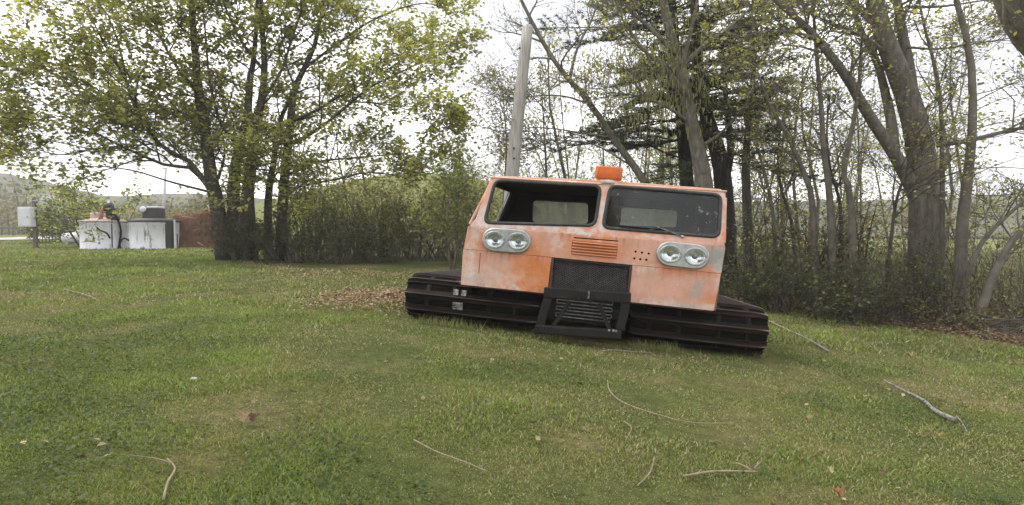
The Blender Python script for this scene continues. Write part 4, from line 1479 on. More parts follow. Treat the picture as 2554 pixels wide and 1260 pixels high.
# pines
def pine(label, limbs, zspan, nb_, blen, Y, sd_):
    rng = np.random.default_rng(sd_)
    st = []
    for i, (pts, ya, yb, r0, r1) in enumerate(limbs):
        ln = line(pts, ya, yb)
        if i == 0:
            ln[0].z = min(ln[0].z, tz(ln[0].x, ln[0].y) - .05)
        st.append((smooth_line(ln, 14), r0, r1))
    base = Vector(tuple(st[0][0][0]))
    root = empty('pine_tree', base, label, 'tree', 'pines behind the snow vehicle')
    tr, br, V3 = Tubes(), Tubes(), []
    for pts, r0, r1 in st:
        tr.add(pts, np.linspace(r0, r1, 14), 9)
    cen = []
    for pts, r0, r1 in st:
        for k in range(nb_):
            z = rng.uniform(*zspan)
            i = np.argmin(np.abs(pts[:, 2] - z))
            p = pts[i]
            a = rng.uniform(0, 2 * math.pi)
            L = blen * rng.uniform(.45, 1.1)
            d = np.array([math.cos(a), math.sin(a), rng.uniform(-.15, .22)])
            q = [p + d * L * t + np.array([0, 0, -.10 * L * t * t + rng.normal() * .04]) for t in np.linspace(0, 1, 6)]
            q = np.array(q)
            br.add(q, np.linspace(.03, .008, 6), 4)
            for t in np.linspace(.35, 1, 9):
                f = t * 5
                j = min(int(f), 4)
                c0 = q[j] + (q[j + 1] - q[j]) * (f - j)
                for s_ in (-1, 1):
                    sd = np.array([-d[1], d[0], 0]) * s_
                    ln_ = L * .28 * rng.uniform(.4, 1.1) * (1.2 - t * .6)
                    e = c0 + (sd * .8 + d * .6) * ln_ + np.array([0, 0, rng.normal() * .05])
                    br.add(np.array([c0, (c0 + e) / 2 + rng.normal(size=3) * .02, e]), [.008, .006, .004], 3)
                    for u in np.linspace(.3, 1, 4):
                        cen.append(c0 + (e - c0) * u)
    cen = np.array(cen)
    # needle tufts: thin blades radiating from each twig point
    k = 17
    n_ = len(cen)
    C = np.repeat(cen, k, 0) - np.array(tuple(base))
    d = rng.normal(size=(n_ * k, 3))
    d[:, 2] = d[:, 2] * .5 + .25
    d /= np.linalg.norm(d, axis=1, keepdims=True)
    sv = np.cross(d, rng.normal(size=(n_ * k, 3)))
    sv /= np.linalg.norm(sv, axis=1, keepdims=True)
    Ln = rng.uniform(.10, .2, (n_ * k, 1))
    V = np.stack([C - sv * .009, C + sv * .009, C + d * Ln], 1)
    i0 = np.arange(n_ * k) * 3
    pal = np.array(PAL_PINE)
    c = np.repeat(pal[rng.integers(0, 4, n_)] * rng.uniform(.7, 1.3, (n_, 1)), k, 0)
    obj('trunk', tr.mesh('trunk', base), M['bark_dark'], root)
    obj('branches', br.mesh('branches', base, False), M['bark_dark'], root)
    obj('crown', np_mesh('crown', V.reshape(-1, 3), [np.stack([i0, i0 + 1, i0 + 2], -1)], np.repeat(c, 3, 0)), M['needle'], root)


def zpx(py, Y):
    return at(1277, py, Y).z


pine('dark pine with layered boughs left of the oak trunk', [([(1728, 670), (1714, 470), (1704, 340), (1692, 210), (1680, 60), (1670, -90)], 18.0, 18.0, .24, .10)], (zpx(420, 18), zpx(-40, 18)), 56, 3.9, 18, 41)
pine('dark twin stemmed pine right of the oak trunk', [([(1815, 670), (1808, 520), (1796, 400), (1768, 310), (1745, 200), (1735, 60), (1730, -60)], 17.0, 17.6, .30, .10), ([(1800, 480), (1822, 380), (1812, 260), (1800, 120)], 17.0, 17.2, .13, .05)], (zpx(330, 17), zpx(-20, 17)), 24, 2.3, 17, 42)

# utility pole
pb = at(1262, 640, 14.0)
pb.z = tz(pb.x, pb.y) - .1
pm_ = smooth_line([pb, at(1278, 430, 14.0), at(1297, 245, 14.0), at(1316, 68, 14.0)], 10)
t = Tubes()
t.add(pm_, np.linspace(.175, .125, 10), 14)
po = obj('utility_pole', t.mesh('utility_pole', pb), M['pole'], None, 'weathered grey wooden pole with cut top rising behind the cab', 'pole')
po.location = pb
for py, sx_ in ((395, -.2), (370, .3), (120, 0)):
    c = at(1296 if py < 300 else 1282, py, 13.84)
    o = obj('bolt', lathe_mesh('bolt', [(0, -.03), (.02, -.03), (.024, 0), (.024, .02)], 8, 'y'), M['steel'], po)
    o.location = c - pb

# saplings, each traced where it stands
G4 = 'thin saplings at the wood edge on the right'
for lab, pts, Y, r, P_, pal, keep in (
    ('dark sapling with leafy top right of the cab', [(1872, 690), (1863, 520), (1860, 400), (1868, 300), (1880, 180), (1885, 60)], 15, .14, 'a', PAL_MAPLE + PAL_OLIVE, .95),
    ('sapling bending left, first right of the cab', [(2034, 700), (2028, 520), (2002, 425), (1962, 335), (1920, 262), (1890, 180)], 13.5, .085, 'b', PAL_OLIVE, .7),
    ('upright thin sapling left of the forked tree', [(2082, 720), (2070, 500), (2055, 380), (2047, 250), (2035, 120), (2026, -20)], 13.2, .09, 'b', PAL_OLIVE, .6),
    ('curved sapling just left of the forked trunk', [(2134, 720), (2122, 500), (2104, 430), (2124, 330), (2142, 210), (2150, 80)], 13.0, .085, 'b', PAL_OLIVE, .6),
    ('thin dark sapling between two paler ones', [(2100, 720), (2096, 520), (2072, 430), (2062, 330), (2070, 240)], 14.2, .05, 'b', PAL_OLIVE, .6),
    ('leaning thin sapling nearest the cab', [(1935, 700), (1930, 560), (1914, 460), (1888, 350), (1900, 240)], 14.4, .06, 'b', PAL_OLIVE + PAL_GREEN, .8),
    ('short forked sapling in the dark undergrowth', [(1990, 700), (1975, 560), (1948, 470), (1940, 380), (1955, 280)], 15.2, .055, 'b', PAL_OLIVE, .7),
    ('thin straight sapling right of the forked trunk', [(2352, 720), (2350, 420), (2342, 220), (2304, 60), (2285, -40)], 12.8, .06, 'b', PAL_OLIVE, .4),
    ('bare slender tree with long side twigs near the right edge', [(2388, 760), (2400, 560), (2414, 440), (2426, 300), (2420, 140), (2385, 0), (2370, -80)], 12.2, .13, 'c', PAL_OLIVE, .25),
    ('upper sapling slanting right above the brush', [(2375, 760), (2440, 620), (2554, 500), (2680, 380)], 12, .06, 'b', PAL_OLIVE, .5),
    ('lower thick sapling slanting out of the right edge', [(2425, 790), (2490, 660), (2554, 565), (2680, 420)], 11.4, .10, 'b', PAL_OLIVE, .5),
    ('dark crooked sapling in front of the forked trunk', [(2200, 760), (2222, 600), (2236, 500), (2262, 420), (2290, 330)], 12.4, .045, 'b', PAL_OLIVE, .5),
    ('thin bare sapling left of the wooden pole', [(1240, 690), (1262, 400), (1258, 280), (1250, 200)], 17, .04, 'b', PAL_OLIVE, .5),
    ('thin bare sapling right of the wooden pole', [(1372, 690), (1362, 420), (1357, 330), (1352, 230)], 16.5, .05, 'b', PAL_OLIVE, .5),
):
    if P_ == 'a':
        PP = dict(THIN, n=(13, 6, 4), len=(1.3, .7, .4), keep=keep, leaves=4)
    elif P_ == 'c':
        PP = dict(THIN, n=(34, 3), len=(1.5, .6), ang=1.25, up=.02, bias=(.45, 0, 0), keep=keep, t0=.2, trop=-.02, rad=(.012, .006))
    else:
        PP = dict(THIN, keep=keep)
    px_tree('sapling', lab, [(pts, Y, Y + rt.uniform(-.6, .6), r, r * .3)], PP, M['bark'] if 'dark' in lab else M['wood_grey'], M['leaf'], pal + PAL_MAPLE[:3], .075, G4)

# ------------------------------------------------------------------ the wood behind, one mass
rw_ = np.random.default_rng(51)
tb, lf = Tubes(), []
PW = dict(n=(13, 6), t0=.15, ang=.85, flat=.8, up=.12, len=(1.9, .9), rad=(.016, .008), wig=.2, trop=.04, rmin=.007, leaves=4, segs=(4, 3))
for k in range(150):
    Y = rw_.uniform(20, 40)
    px = rw_.uniform(1130, 2700) if k > 22 else rw_.uniform(720, 1180)
    if px > 2400 and k % 3:
        continue
    b0 = at(px, 600, Y)
    b0.z = tz(b0.x, b0.y) - .1
    h = rw_.uniform(5, 11) * (1.0 if px > 1400 else .55) * (.55 if px > 2430 else 1)
    ln = rw_.normal(0, .13, 2)
    pts = smooth_line([np.array(tuple(b0)) + np.array([ln[0] * h * t + rw_.normal() * .25, ln[1] * h * t, h * t]) for t in (0, .35, .7, 1)], 7)
    r = rw_.uniform(.03, .085)
    tb.add(pts, np.linspace(r, r * .25, 7), 5)
    grow(tb, lf, pts, np.linspace(r, r * .25, 7), 0, PW, rw_)
wl = obj('woodland', tb.mesh('woodland', caps=False), M['wood_grey'], None, 'hazy spring wood of thin trunks and budding twigs behind everything', 'wood', kind='stuff')
lf = np.array(lf)
V, Fs, c = leaves_np(lf, .145, PAL_OLIVE + PAL_MAPLE[:5] + PAL_GREEN[:1], rw_, .16, 4, .5)
o = obj('foliage', np_mesh('foliage', V, Fs, c), M['leaf'], wl)
# low tangle under the wood
cen = []
for k in range(9000):
    Y = rw_.uniform(17, 34)
    px = rw_.uniform(1140, 2700)
    if px > 2400 and rw_.random() < .8:
        continue
    p = at(px, 600, Y)
    if in_vehicle(np.array(p.x), np.array(p.y), .3):
        continue
    cen.append((p.x, p.y, tz(p.x, p.y) + rw_.uniform(0, 1.0) ** 1.4 * 2.2))
V, Fs, c = leaves_np(cen, .17, PAL_OLIVE + PAL_DARK + PAL_BROWN[:2], rw_, .2, 4, .3)
obj('understorey', np_mesh('understorey', V, Fs, c), M['leaf'], wl)

# ------------------------------------------------------------------ far hill, trees on it
def hill(name, prof, Y, dep, seed, material):
    rng = np.random.default_rng(seed)
    xs_ = np.linspace(prof[0][0], prof[-1][0], 90)
    hs = np.interp(xs_, [p[0] for p in prof], [p[1] for p in prof])
    V, Fq = [], []
    for j, t in enumerate(np.linspace(0, 1, 10)):
        for i, px in enumerate(xs_):
            p = at(px, hs[i], Y)
            s = math.sin(t * math.pi / 2)
            V.append((p.x, Y - dep * (1 - t), .0 + (p.z + rng.normal() * .5) * s))
    m_ = len(xs_)
    for j in range(9):
        for i in range(m_ - 1):
            Fq.append((j * m_ + i, j * m_ + i + 1, (j + 1) * m_ + i + 1, (j + 1) * m_ + i))
    # back slope
    b0 = len(V)
    for i in range(m_):
        q = V[9 * m_ + i]
        V.append((q[0], q[1] + dep, -1))
    for i in range(m_ - 1):
        Fq.append((9 * m_ + i, 9 * m_ + i + 1, b0 + i + 1, b0 + i))
    return obj(name, np_mesh(name, np.array(V), [np.array(Fq)], smooth=True), material, None, kind='structure')


M['hill'] = simple('wooded_hill', [(.3, (.035, .045, .03)), (.5, (.07, .075, .045)), (.7, (.13, .11, .07))], .12, .95, bump=1.0, bscale=.6, spec=.1)
hill('hill', [(-500, 470), (-200, 425), (0, 432), (130, 462), (300, 492), (500, 490), (700, 498), (1000, 505), (1300, 500), (1700, 510), (2300, 500), (2700, 470), (3100, 480)], 210, 70, 61, M['hill'])
rh = np.random.default_rng(62)
cen, tb = [], Tubes()
for k in range(90):
    px = rh.uniform(-300, 620)
    Y = rh.uniform(85, 150)
    b0 = at(px, 590, Y)
    z0 = tz(b0.x, b0.y)
    h = rh.uniform(4, 9) * (1 if px < 130 else .5)
    tb.add([(b0.x, Y, z0 - .2), (b0.x + rh.normal() * .3, Y, z0 + h * .5), (b0.x + rh.normal() * .4, Y, z0 + h)], [.2, .12, .04], 4)
    for _ in range(95):
        v_ = rh.normal(size=3) * np.array([.23, .23, .22]) * h
        cen.append((b0.x + v_[0], Y + v_[1], z0 + h * .62 + v_[2]))
ft = obj('far_trees', tb.mesh('far_trees', caps=False), M['bark'], None, 'blurred row of far trees below the left hill', 'trees', kind='stuff')
V, Fs, c = leaves_np(cen, .75, [(.12, .11, .06), (.09, .10, .045), (.16, .12, .08), (.07, .075, .045)], rh, .3, 4, .2)
obj('foliage', np_mesh('foliage', V, Fs, c), M['leaf'], ft)

# pale road strip far left
rx = []
for px in np.linspace(-300, 330, 24):
    a, b_ = at(px, 600, 50), at(px, 600, 46.5)
    rx += [(a.x, a.y, tz(a.x, a.y) + .05), (b_.x, b_.y, tz(b_.x, b_.y) + .05)]
obj('road', np_mesh('road', np.array(rx), [np.array([(2 * i, 2 * i + 1, 2 * i + 3, 2 * i + 2) for i in range(23)])]),
    simple('road_gravel', [(.3, (.30, .29, .27)), (.7, (.42, .41, .38))], 1.5, .95, spec=.1), kind='structure')

# ------------------------------------------------------------------ tanks, box and clutter on the left
M['tank'] = None
m, n, out = mat('stained_white_tank_paint')
v = coords(n, 'Object')
c = ramp(n, noise(n, v, 1.4, 5), [(.3, (.52, .53, .56)), (.7, (.64, .64, .67))])
stn = noise(n, coords(n, 'Object', (3.0, 3.0, .6)), 1.6, 5, .7)
c = mixc(n, ramp(n, stn, [(.56, (0, 0, 0)), (.65, (.8,) * 3)]), c, (.09, .087, .09))
c = mixc(n, ramp(n, noise(n, v, 6, 4, .7), [(.62, (0, 0, 0)), (.70, (.7,) * 3)]), c, (.20, .17, .15))
b = N(n, 'ShaderNodeBsdfPrincipled', Roughness=.55)
n.links.new(c, b.inputs['Base Color'])
n.links.new(b.outputs[0], out.inputs['Surface'])
M['tank'] = m
M['white'] = simple('white_metal', [(.3, (.50, .51, .53)), (.7, (.62, .62, .64))], 3, .5)
M['rust'] = simple('rusty_red', [(.3, (.12, .05, .03)), (.5, (.22, .09, .055)), (.7, (.32, .17, .12))], 5, .85)
M['dark_iron'] = simple('dark_iron', [(.3, (.018, .016, .016)), (.7, (.045, .04, .038))], 5, .6, .2)
M['pinkish'] = simple('faded_red_lid', [(.3, (.30, .20, .17)), (.7, (.46, .36, .32))], 4, .8)
M['post'] = simple('old_post_wood', [(.3, (.07, .06, .045)), (.7, (.16, .14, .11))], 7, .9, squash=(4, 4, .5))
M['galv'] = simple('galvanised', [(.3, (.30, .31, .33)), (.7, (.44, .45, .47))], 6, .45, .5)

TY = 31.5


def tank(label, px0, px1, ptop, pbot, seed):
    a, b_, t_ = at(px0, pbot, TY + 1.05), at(px1, pbot, TY + 1.05), at(px0, ptop, TY)
    r, c = (b_.x - a.x) / 2, (a.x + b_.x) / 2
    z0 = tz(c, TY + r) - .02
    h = t_.z - z0
    root = empty('storage_tank', (c, TY + r, z0), label, 'tank', 'white storage tanks')
    obj('shell', lathe_mesh('shell', [(0, 0), (r - .03, 0), (r, .03), (r, .10), (r - .012, .12), (r - .012, h - .16), (r + .004, h - .14), (r + .004, h - .11), (r - .03, h - .05), (r - .10, h)], 40), M['tank'], root)
    return root, r, h


t1, r1_, h1_ = tank('left white steel tank with a faded red lid and black hose', 208, 311, 551, 622, 1)
obj('lid', lathe_mesh('lid', [(r1_ + .07, h1_ - .04), (r1_ + .08, h1_), (r1_ * .6, h1_ + .12), (.25, h1_ + .20), (0, h1_ + .2)], 36), M['pinkish'], t1)
obj('drum', lathe_mesh('drum', [(.34, h1_ + .12), (.36, h1_ + .4), (.30, h1_ + .46), (0, h1_ + .47)], 20, 'z', (-.35, 0, 0)), M['pinkish'], t1)
mo = obj('motor', lathe_mesh('motor', [(.0, h1_ + .98), (.18, h1_ + .96), (.26, h1_ + .82), (.26, h1_ + .55), (.14, h1_ + .5), (.12, h1_ + .15)], 16, 'z', (.50, -.35, 0)), M['dark_iron'], t1)
obj('cooling_fin', box_mesh('cooling_fin', (.2, -.60, h1_ + .62), (.82, -.1, h1_ + .70), .02), M['dark_iron'], mo)
obj('cap_bolt', lathe_mesh('cap_bolt', [(0, h1_ + 1.1), (.05, h1_ + 1.1), (.06, h1_ + .96)], 8, 'z', (.5, -.35, 0)), M['white'], mo)
obj('pipe', tube_mesh('pipe', [(.30, -.55, h1_ + .7), (.29, -.62, h1_ + .3), (.27, -.72, h1_ + .05)], .075, 8, 6), M['rust'], t1)
obj('hose', tube_mesh('hose', [(.27, -.75, h1_ + .1), (.30, -1.02, h1_ - .3), (.45, -1.0, h1_ * .68), (.7, -.86, h1_ * .58), (.82, -.78, h1_ * .40)], .04, 7, 14), M['rubber'], t1)
obj('hose', tube_mesh('hose', [(.62, -.4, h1_ + .35), (.98, -.5, h1_ + .25), (r1_ + .06, -.45, h1_ * .7), (r1_ + .02, -.5, h1_ * .3), (r1_ + .0, -.55, .05)], .055, 7, 14), M['rubber'], t1)
obj('dark_strip', box_mesh('dark_strip', (.84, -.72, .1), (1.0, -.5, h1_ + .25), .02, lambda q: Vector((q.x, q.y + (.3 if q.x > .9 else 0), q.z))), M['dark_iron'], t1)  # dark upright strip along the right side of the left tank
obj('nameplate', box_mesh('nameplate', (-.72, -.86, h1_ * .70), (-.48, -.80, h1_ * .88), .005, lambda q: Vector((q.x, q.y + (.12 if q.x < -.6 else -.02), q.z))), M['dark_iron'], t1)
obj('valve', lathe_mesh('valve', [(0, -.1), (.09, -.1), (.09, 0), (.05, .02), (.05, .12)], 10, 'y', (-r1_ - .02, -.2, h1_ * .76)), M['galv'], t1)

t2, r2_, h2_ = tank('right white steel tank with a black machine box on top', 328, 438, 551, 624, 2)
obj('lid', lathe_mesh('lid', [(r2_ + .05, h2_ - .05), (r2_ + .06, h2_ + .03), (r2_ * .75, h2_ + .14), (0, h2_ + .18)], 36), M['dark_iron'], t2)
bxo = obj('machine_box', box_mesh('machine_box', (-.42, -.4, h2_ + .12), (.40, .35, h2_ + .70), .04), M['dark_iron'], t2)
obj('cover', box_mesh('cover', (-.20, -.36, h2_ + .70), (.40, .3, h2_ + .80), .04), M['white'], bxo)
obj('pulley', lathe_mesh('pulley', [(0, -.5), (.14, -.5), (.17, -.44), (.17, -.36), (0, -.34)], 16, 'y', (-.36, 0, h2_ + .62)), M['white'], bxo)
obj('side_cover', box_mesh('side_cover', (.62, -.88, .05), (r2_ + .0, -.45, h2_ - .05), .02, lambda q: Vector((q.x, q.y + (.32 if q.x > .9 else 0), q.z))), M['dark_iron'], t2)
obj('side_post', bar_mesh('side_post', (r2_ + .08, -.35, 0), (r2_ + .05, -.30, h2_ + .05), .10, .08, .01), M['white'], t2)
obj('bracket', bar_mesh('bracket', (r2_ + .16, -.25, 0), (r2_ + .14, -.2, h2_ * .55), .06, .06, .01), M['dark_iron'], t2)
obj('drain_cap', lathe_mesh('drain_cap', [(0, -r2_ - .06), (.09, -r2_ - .06), (.10, -r2_ + .03)], 12, 'y', (.05, 0, .12)), M['galv'], t2)
obj('hose', tube_mesh('hose', [(-r2_ - .02, -.2, .45), (-r2_ - .28, -.35, .6), (-r2_ - .42, -.45, .3), (-r2_ - .4, -.4, .03)], .04, 7, 12), M['rubber'], t2)

# propane tank
pc = at(194, 600, 40)
z0 = tz(pc.x, 40)
rP = .36
me = lathe_mesh('shell', [(0, -1.0), (.14, -.99), (.26, -.93), (.33, -.84), (rP, -.72), (rP, .72), (.33, .84), (.26, .93), (.14, .99), (0, 1.0)], 28)
me.transform(Matrix.Rotation(math.pi / 2, 4, 'Y'))
root = empty('gas_tank', (pc.x, 40, z0), 'small white horizontal gas tank lying left of the two tanks', 'gas tank')
o = obj('shell', me, M['white'], root)
o.location = (0, 0, rP + .1)
for xx in (-.55, .55):
    obj('foot', box_mesh('foot', (xx - .08, -.22, -.03), (xx + .08, .22, .16), .01), M['galv'], root)
obj('dome', lathe_mesh('dome', [(.14, 0), (.14, .12), (.1, .17), (0, .18)], 14, 'z', (0, 0, 2 * rP + .08)), M['white'], root)

# meter box on its post
mp_ = at(83, 620, 33)
root = empty('meter_box', (mp_.x, 33, tz(mp_.x, 33)), 'white meter box on a short wooden post at the far left', 'meter box')
zt_ = at(83, 505, 33).z - root.location.z
obj('post', box_mesh('post', (-.02, .0, -.1), (.16, .16, zt_), .015), M['post'], root)
b0, b1 = at(60, 566, 33), at(90, 517, 33)
bo = obj('box', box_mesh('box', (b0.x - mp_.x, -.42, b0.z - root.location.z), (b1.x - mp_.x, -.02, b1.z - root.location.z), .03), M['white'], root)
obj('door', box_mesh('door', (b0.x - mp_.x + .06, -.44, b0.z - root.location.z + .07), (b1.x - mp_.x - .06, -.41, b1.z - root.location.z - .07), .01), M['white'], bo)
obj('knob', lathe_mesh('knob', [(0, -.48), (.04, -.48), (.04, -.43)], 8, 'y', (b1.x - mp_.x - .14, 0, (b0.z + b1.z) / 2 - root.location.z)), M['galv'], bo)
obj('post_cap', box_mesh('post_cap', (-.03, -.01, zt_), (.17, .17, zt_ + .06), .02), M['dark_iron'], root)

# thin metal pole behind the right tank
a, b_ = at(404, 600, 41), at(413, 408, 41)
po = obj('metal_pole', tube_mesh('metal_pole', [a - a, (b_ - a) * .5, b_ - a], (.11, .08), 10), M['galv'], None, 'thin grey metal pole rising behind the right tank', 'pole')
a.z = tz(a.x, 41) - .05
po.location = a
obj('pole_collar', tube_mesh('pole_collar', [(b_ - a) * .28, (b_ - a) * .34], .14, 10), M['galv'], po)

# rust-red bank behind the tanks
rb = np.random.default_rng(71)
MY = 33.0
bc0 = at(495, 612, MY)
nxm, nym = 46, 22
V, Fq = [], []
for j in range(nym):
    for i in range(nxm):
        u, w_ = i / (nxm - 1) * 2 - 1, j / (nym - 1)
        x_, y_ = u * 3.0, (w_ - .0) * 2.6
        hgt_ = 1.95 * sstep(0, .3, w_) * (1 - sstep(.75, 1, w_)) * (1 - abs(u) ** 3.2) + (.42 * (vnoise(x_, y_, .9, 8) - .5) + .16 * (vnoise(x_, y_, .3, 9) - .5)) * min(1, w_ * 4)
        V.append((x_, y_ + .25 * math.sin(u * 3), float(hgt_) - .12 * (j in (0, nym - 1)) + .02))
for j in range(nym - 1):
    for i in range(nxm - 1):
        k = j * nxm + i
        Fq.append((k, k + 1, k + nxm + 1, k + nxm))
M['clay'] = simple('red_clay', [(.3, (.065, .034, .021)), (.55, (.105, .054, .033)), (.75, (.16, .10, .065))], 3.5, .95, bump=.8, bscale=12, spec=.1)
cb = obj('earth_mound', np_mesh('earth_mound', np.array(V), [np.array(Fq)], smooth=True), M['clay'], None, 'rust red earth mound between the right tank and the maple', 'mound')
cb.location = (bc0.x, MY, tz(bc0.x, MY))
for k, (q0, q1, r) in enumerate((((482, 575), (500, 570), .02), ((494, 605), (512, 616), .03), ((470, 618), (535, 619), .025), ((520, 570), (530, 573), .02), ((455, 540), (490, 545), .03))):
    a, b_ = at(*q0, MY - .1 + k * .02), at(*q1, MY - .1)
    o = obj('stick', tube_mesh('stick', [a - a, b_ - a], (r, r * .6), 6), M['stick'], None,
            ('short pale stick high on the red mound', 'pale stick slanting down the foot of the red mound', 'long pale stick along the foot of the red mound', 'tiny stick at the right of the red mound', 'thick stick on the upper left of the red mound')[k], 'stick', 'sticks on the red mound')
    o.location = a
# rubble and weeds on the mound's top
cen = [(bc0.x + rb.uniform(-2.7, 2.3), MY + rb.uniform(.8, 2.0), tz(bc0.x, MY) + 1.6 + rb.uniform(-.1, .55)) for _ in range(900)]
V, Fs, c = leaves_np(cen, .14, PAL_OLIVE + PAL_BROWN + PAL_GREEN[:1], rb, .08, 4, .3)
obj('mound_weeds', np_mesh('mound_weeds', V, Fs, c), M['leaf'], None, label='olive weeds and dead leaves on top of the red mound', cat='weeds', kind='stuff')

# far house, posts and low wall on the left
hY = 62
M['house'] = simple('house_grey', [(.3, (.30, .31, .33)), (.7, (.40, .41, .43))], 2, .8)
M['roof_grey'] = simple('roof_grey', [(.3, (.20, .21, .23)), (.7, (.30, .31, .33))], 3, .8)
a, b_ = at(93, 605, hY), at(146, 605, hY)
hz = tz(a.x, hY)
root = empty('house', ((a.x + b_.x) / 2, hY, hz), 'small far grey house with a gable roof behind the meter box', 'house')
hw, hh_ = (b_.x - a.x) / 2, at(100, 528, hY).z - hz
apex = at(105, 487, hY).z - hz
obj('wall', box_mesh('wall', (-hw, 0, -.2), (hw, 6, hh_), 0), M['house'], root)
V = [(-hw - .2, -.2, hh_), (hw + .2, -.2, hh_), (-.25, -.2, apex), (-hw - .2, 6.2, hh_), (hw + .2, 6.2, hh_), (-.25, 6.2, apex)]
obj('roof', np_mesh('roof', np.array(V), [np.array([(0, 1, 2), (3, 5, 4)]), np.array([(0, 2, 5, 3), (1, 4, 5, 2), (0, 3, 4, 1)])]), M['roof_grey'], root)
for xx in (-.45, .5):
    w_ = obj('window', box_mesh('window', (xx - .25, -.04, 1.2), (xx + .25, .02, 2.1), 0), M['dark_iron'], root)
    obj('window_frame', box_mesh('window_frame', (xx - .3, -.07, 1.12), (xx + .3, -.045, 1.2), 0), M['white'], w_)
for px, lab in ((101, 'white upright post left of the far house'), (119, 'white upright post in front of the far house')):
    a, b_ = at(px, 606, 58), at(px, 535, 58)
    o = obj('post', box_mesh('post', (-.09, -.09, -.2), (.09, .09, b_.z - tz(a.x, 58)), .01), M['white'], None, lab, 'post', 'white posts by the far house')
    o.location = (a.x, 58, tz(a.x, 58))
a, b_ = at(140, 604, 52), at(232, 604, 52)
wl_ = obj('low_wall', box_mesh('low_wall', (0, 0, -.2), (b_.x - a.x, .35, 1.15), .03), M['house'], None, 'low grey wall behind the white gas tank', 'wall')
wl_.location = (a.x, 52, tz(a.x, 52))
obj('coping', box_mesh('coping', (-.05, -.05, 1.155), (b_.x - a.x + .05, .4, 1.24), .02), M['roof_grey'], wl_)
# far rail fence
fa = at(-160, 604, 56)
root = empty('rail_fence', (fa.x, 56, tz(fa.x, 56)), 'dark far rail fence at the left edge of the picture', 'fence')
fL = at(84, 604, 56).x - fa.x
for k in range(6):
    obj('fence_post', box_mesh('fence_post', (fL * k / 5 - .08, -.08, -.2), (fL * k / 5 + .08, .08, 1.2), .01), M['post'], root)
for z_ in (.45, .95):
    obj('rail', box_mesh('rail', (0, -.15, z_ - .07), (fL, -.09, z_ + .07), .01), M['post'], root)

# ------------------------------------------------------------------ fallen wood and litter
def ground_stick(label, pxs, r0, r1, material, lift=.012, name='fallen_branch', side=(), cat='branch'):
    pts = []
    for q in pxs:
        p = ground_at(*q)
        j_ = (r0 * 1.2) if 0 < len(pts) < len(pxs) - 1 else 0
        pts.append(Vector((p.x + random.uniform(-j_, j_), p.y + random.uniform(-j_, j_) * 2, p.z + lift * .6 + .008)))
    o = obj(name, tube_mesh(name, [p - pts[0] for p in pts], (r0 * .68, r1 * .68), 7, max(8, len(pts) * 3)), material, None, label, cat, 'sticks lying on the lawn')
    o.location = pts[0]
    for s_ in side:
        q = [ground_at(*c) for c in s_]
        obj('side_twig', tube_mesh('side_twig', [Vector((p.x, p.y, p.z + lift + .014)) - pts[0] for p in q], (r1 * .6, r1 * .35), 6, 8), material, o)
    return o


ground_stick('grey branch with a thick broken end lying on the right of the lawn', [(2380, 1058), (2330, 1030), (2290, 1000), (2250, 975), (2205, 955)], .034, .008, M['stick_grey'], .03, side=[((2385, 1050), (2400, 1070), (2412, 1095))])
ground_stick('long pale pole lying beside the right track', [(2068, 884), (2010, 850), (1960, 825), (1900, 796)], .022, .018, M['stick_grey'], .03)
ground_stick('long thin curved twig in front of the snow vehicle', [(1515, 955), (1522, 985), (1560, 1012), (1640, 1040), (1720, 1060), (1830, 1064)], .007, .005, M['stick'], .02)
ground_stick('forked pale twig at the bottom left of the lawn', [(408, 1262), (425, 1215), (430, 1190), (418, 1160)], .009, .005, M['stick'], .03, side=[((428, 1180), (390, 1168), (322, 1160))])
ground_stick('short stout stick at the bottom centre right', [(1705, 1202), (1790, 1194), (1890, 1192)], .011, .007, M['stick'], .03)
ground_stick('short stick crossing above the stout stick', [(1875, 1188), (1845, 1177), (1825, 1172)], .008, .006, M['stick'], .04)
ground_stick('stub of twig right of the crossed sticks', [(1880, 1182), (1900, 1165)], .007, .005, M['stick'], .035)
ground_stick('straight thin twig at the bottom centre', [(1032, 1112), (1090, 1138), (1150, 1165), (1218, 1192)], .006, .004, M['stick'], .03)
ground_stick('bent thin twig below the curved twig', [(1632, 1155), (1618, 1190), (1588, 1228)], .006, .004, M['stick'], .03)
ground_stick('small hooked twig on the straw patch', [(1555, 1060), (1575, 1080), (1560, 1110)], .005, .004, M['stick'], .025)
ground_stick('thin twig on the lawn far left', [(160, 728), (210, 740), (250, 756)], .012, .008, M['stick'], .04)
ground_stick('curved bare branch arching out of the brush heap', [(2355, 832), (2368, 812), (2362, 790)], .02, .01, M['stick_grey'], .05)
ground_stick('thin twig under the front of the right track', [(1495, 882), (1530, 880), (1575, 882), (1625, 886)], .008, .006, M['stick_grey'], .02)
ground_stick('stick on the wood edge above the right track', [(1935, 752), (1965, 752), (1990, 765)], .018, .012, M['stick_grey'], .05)

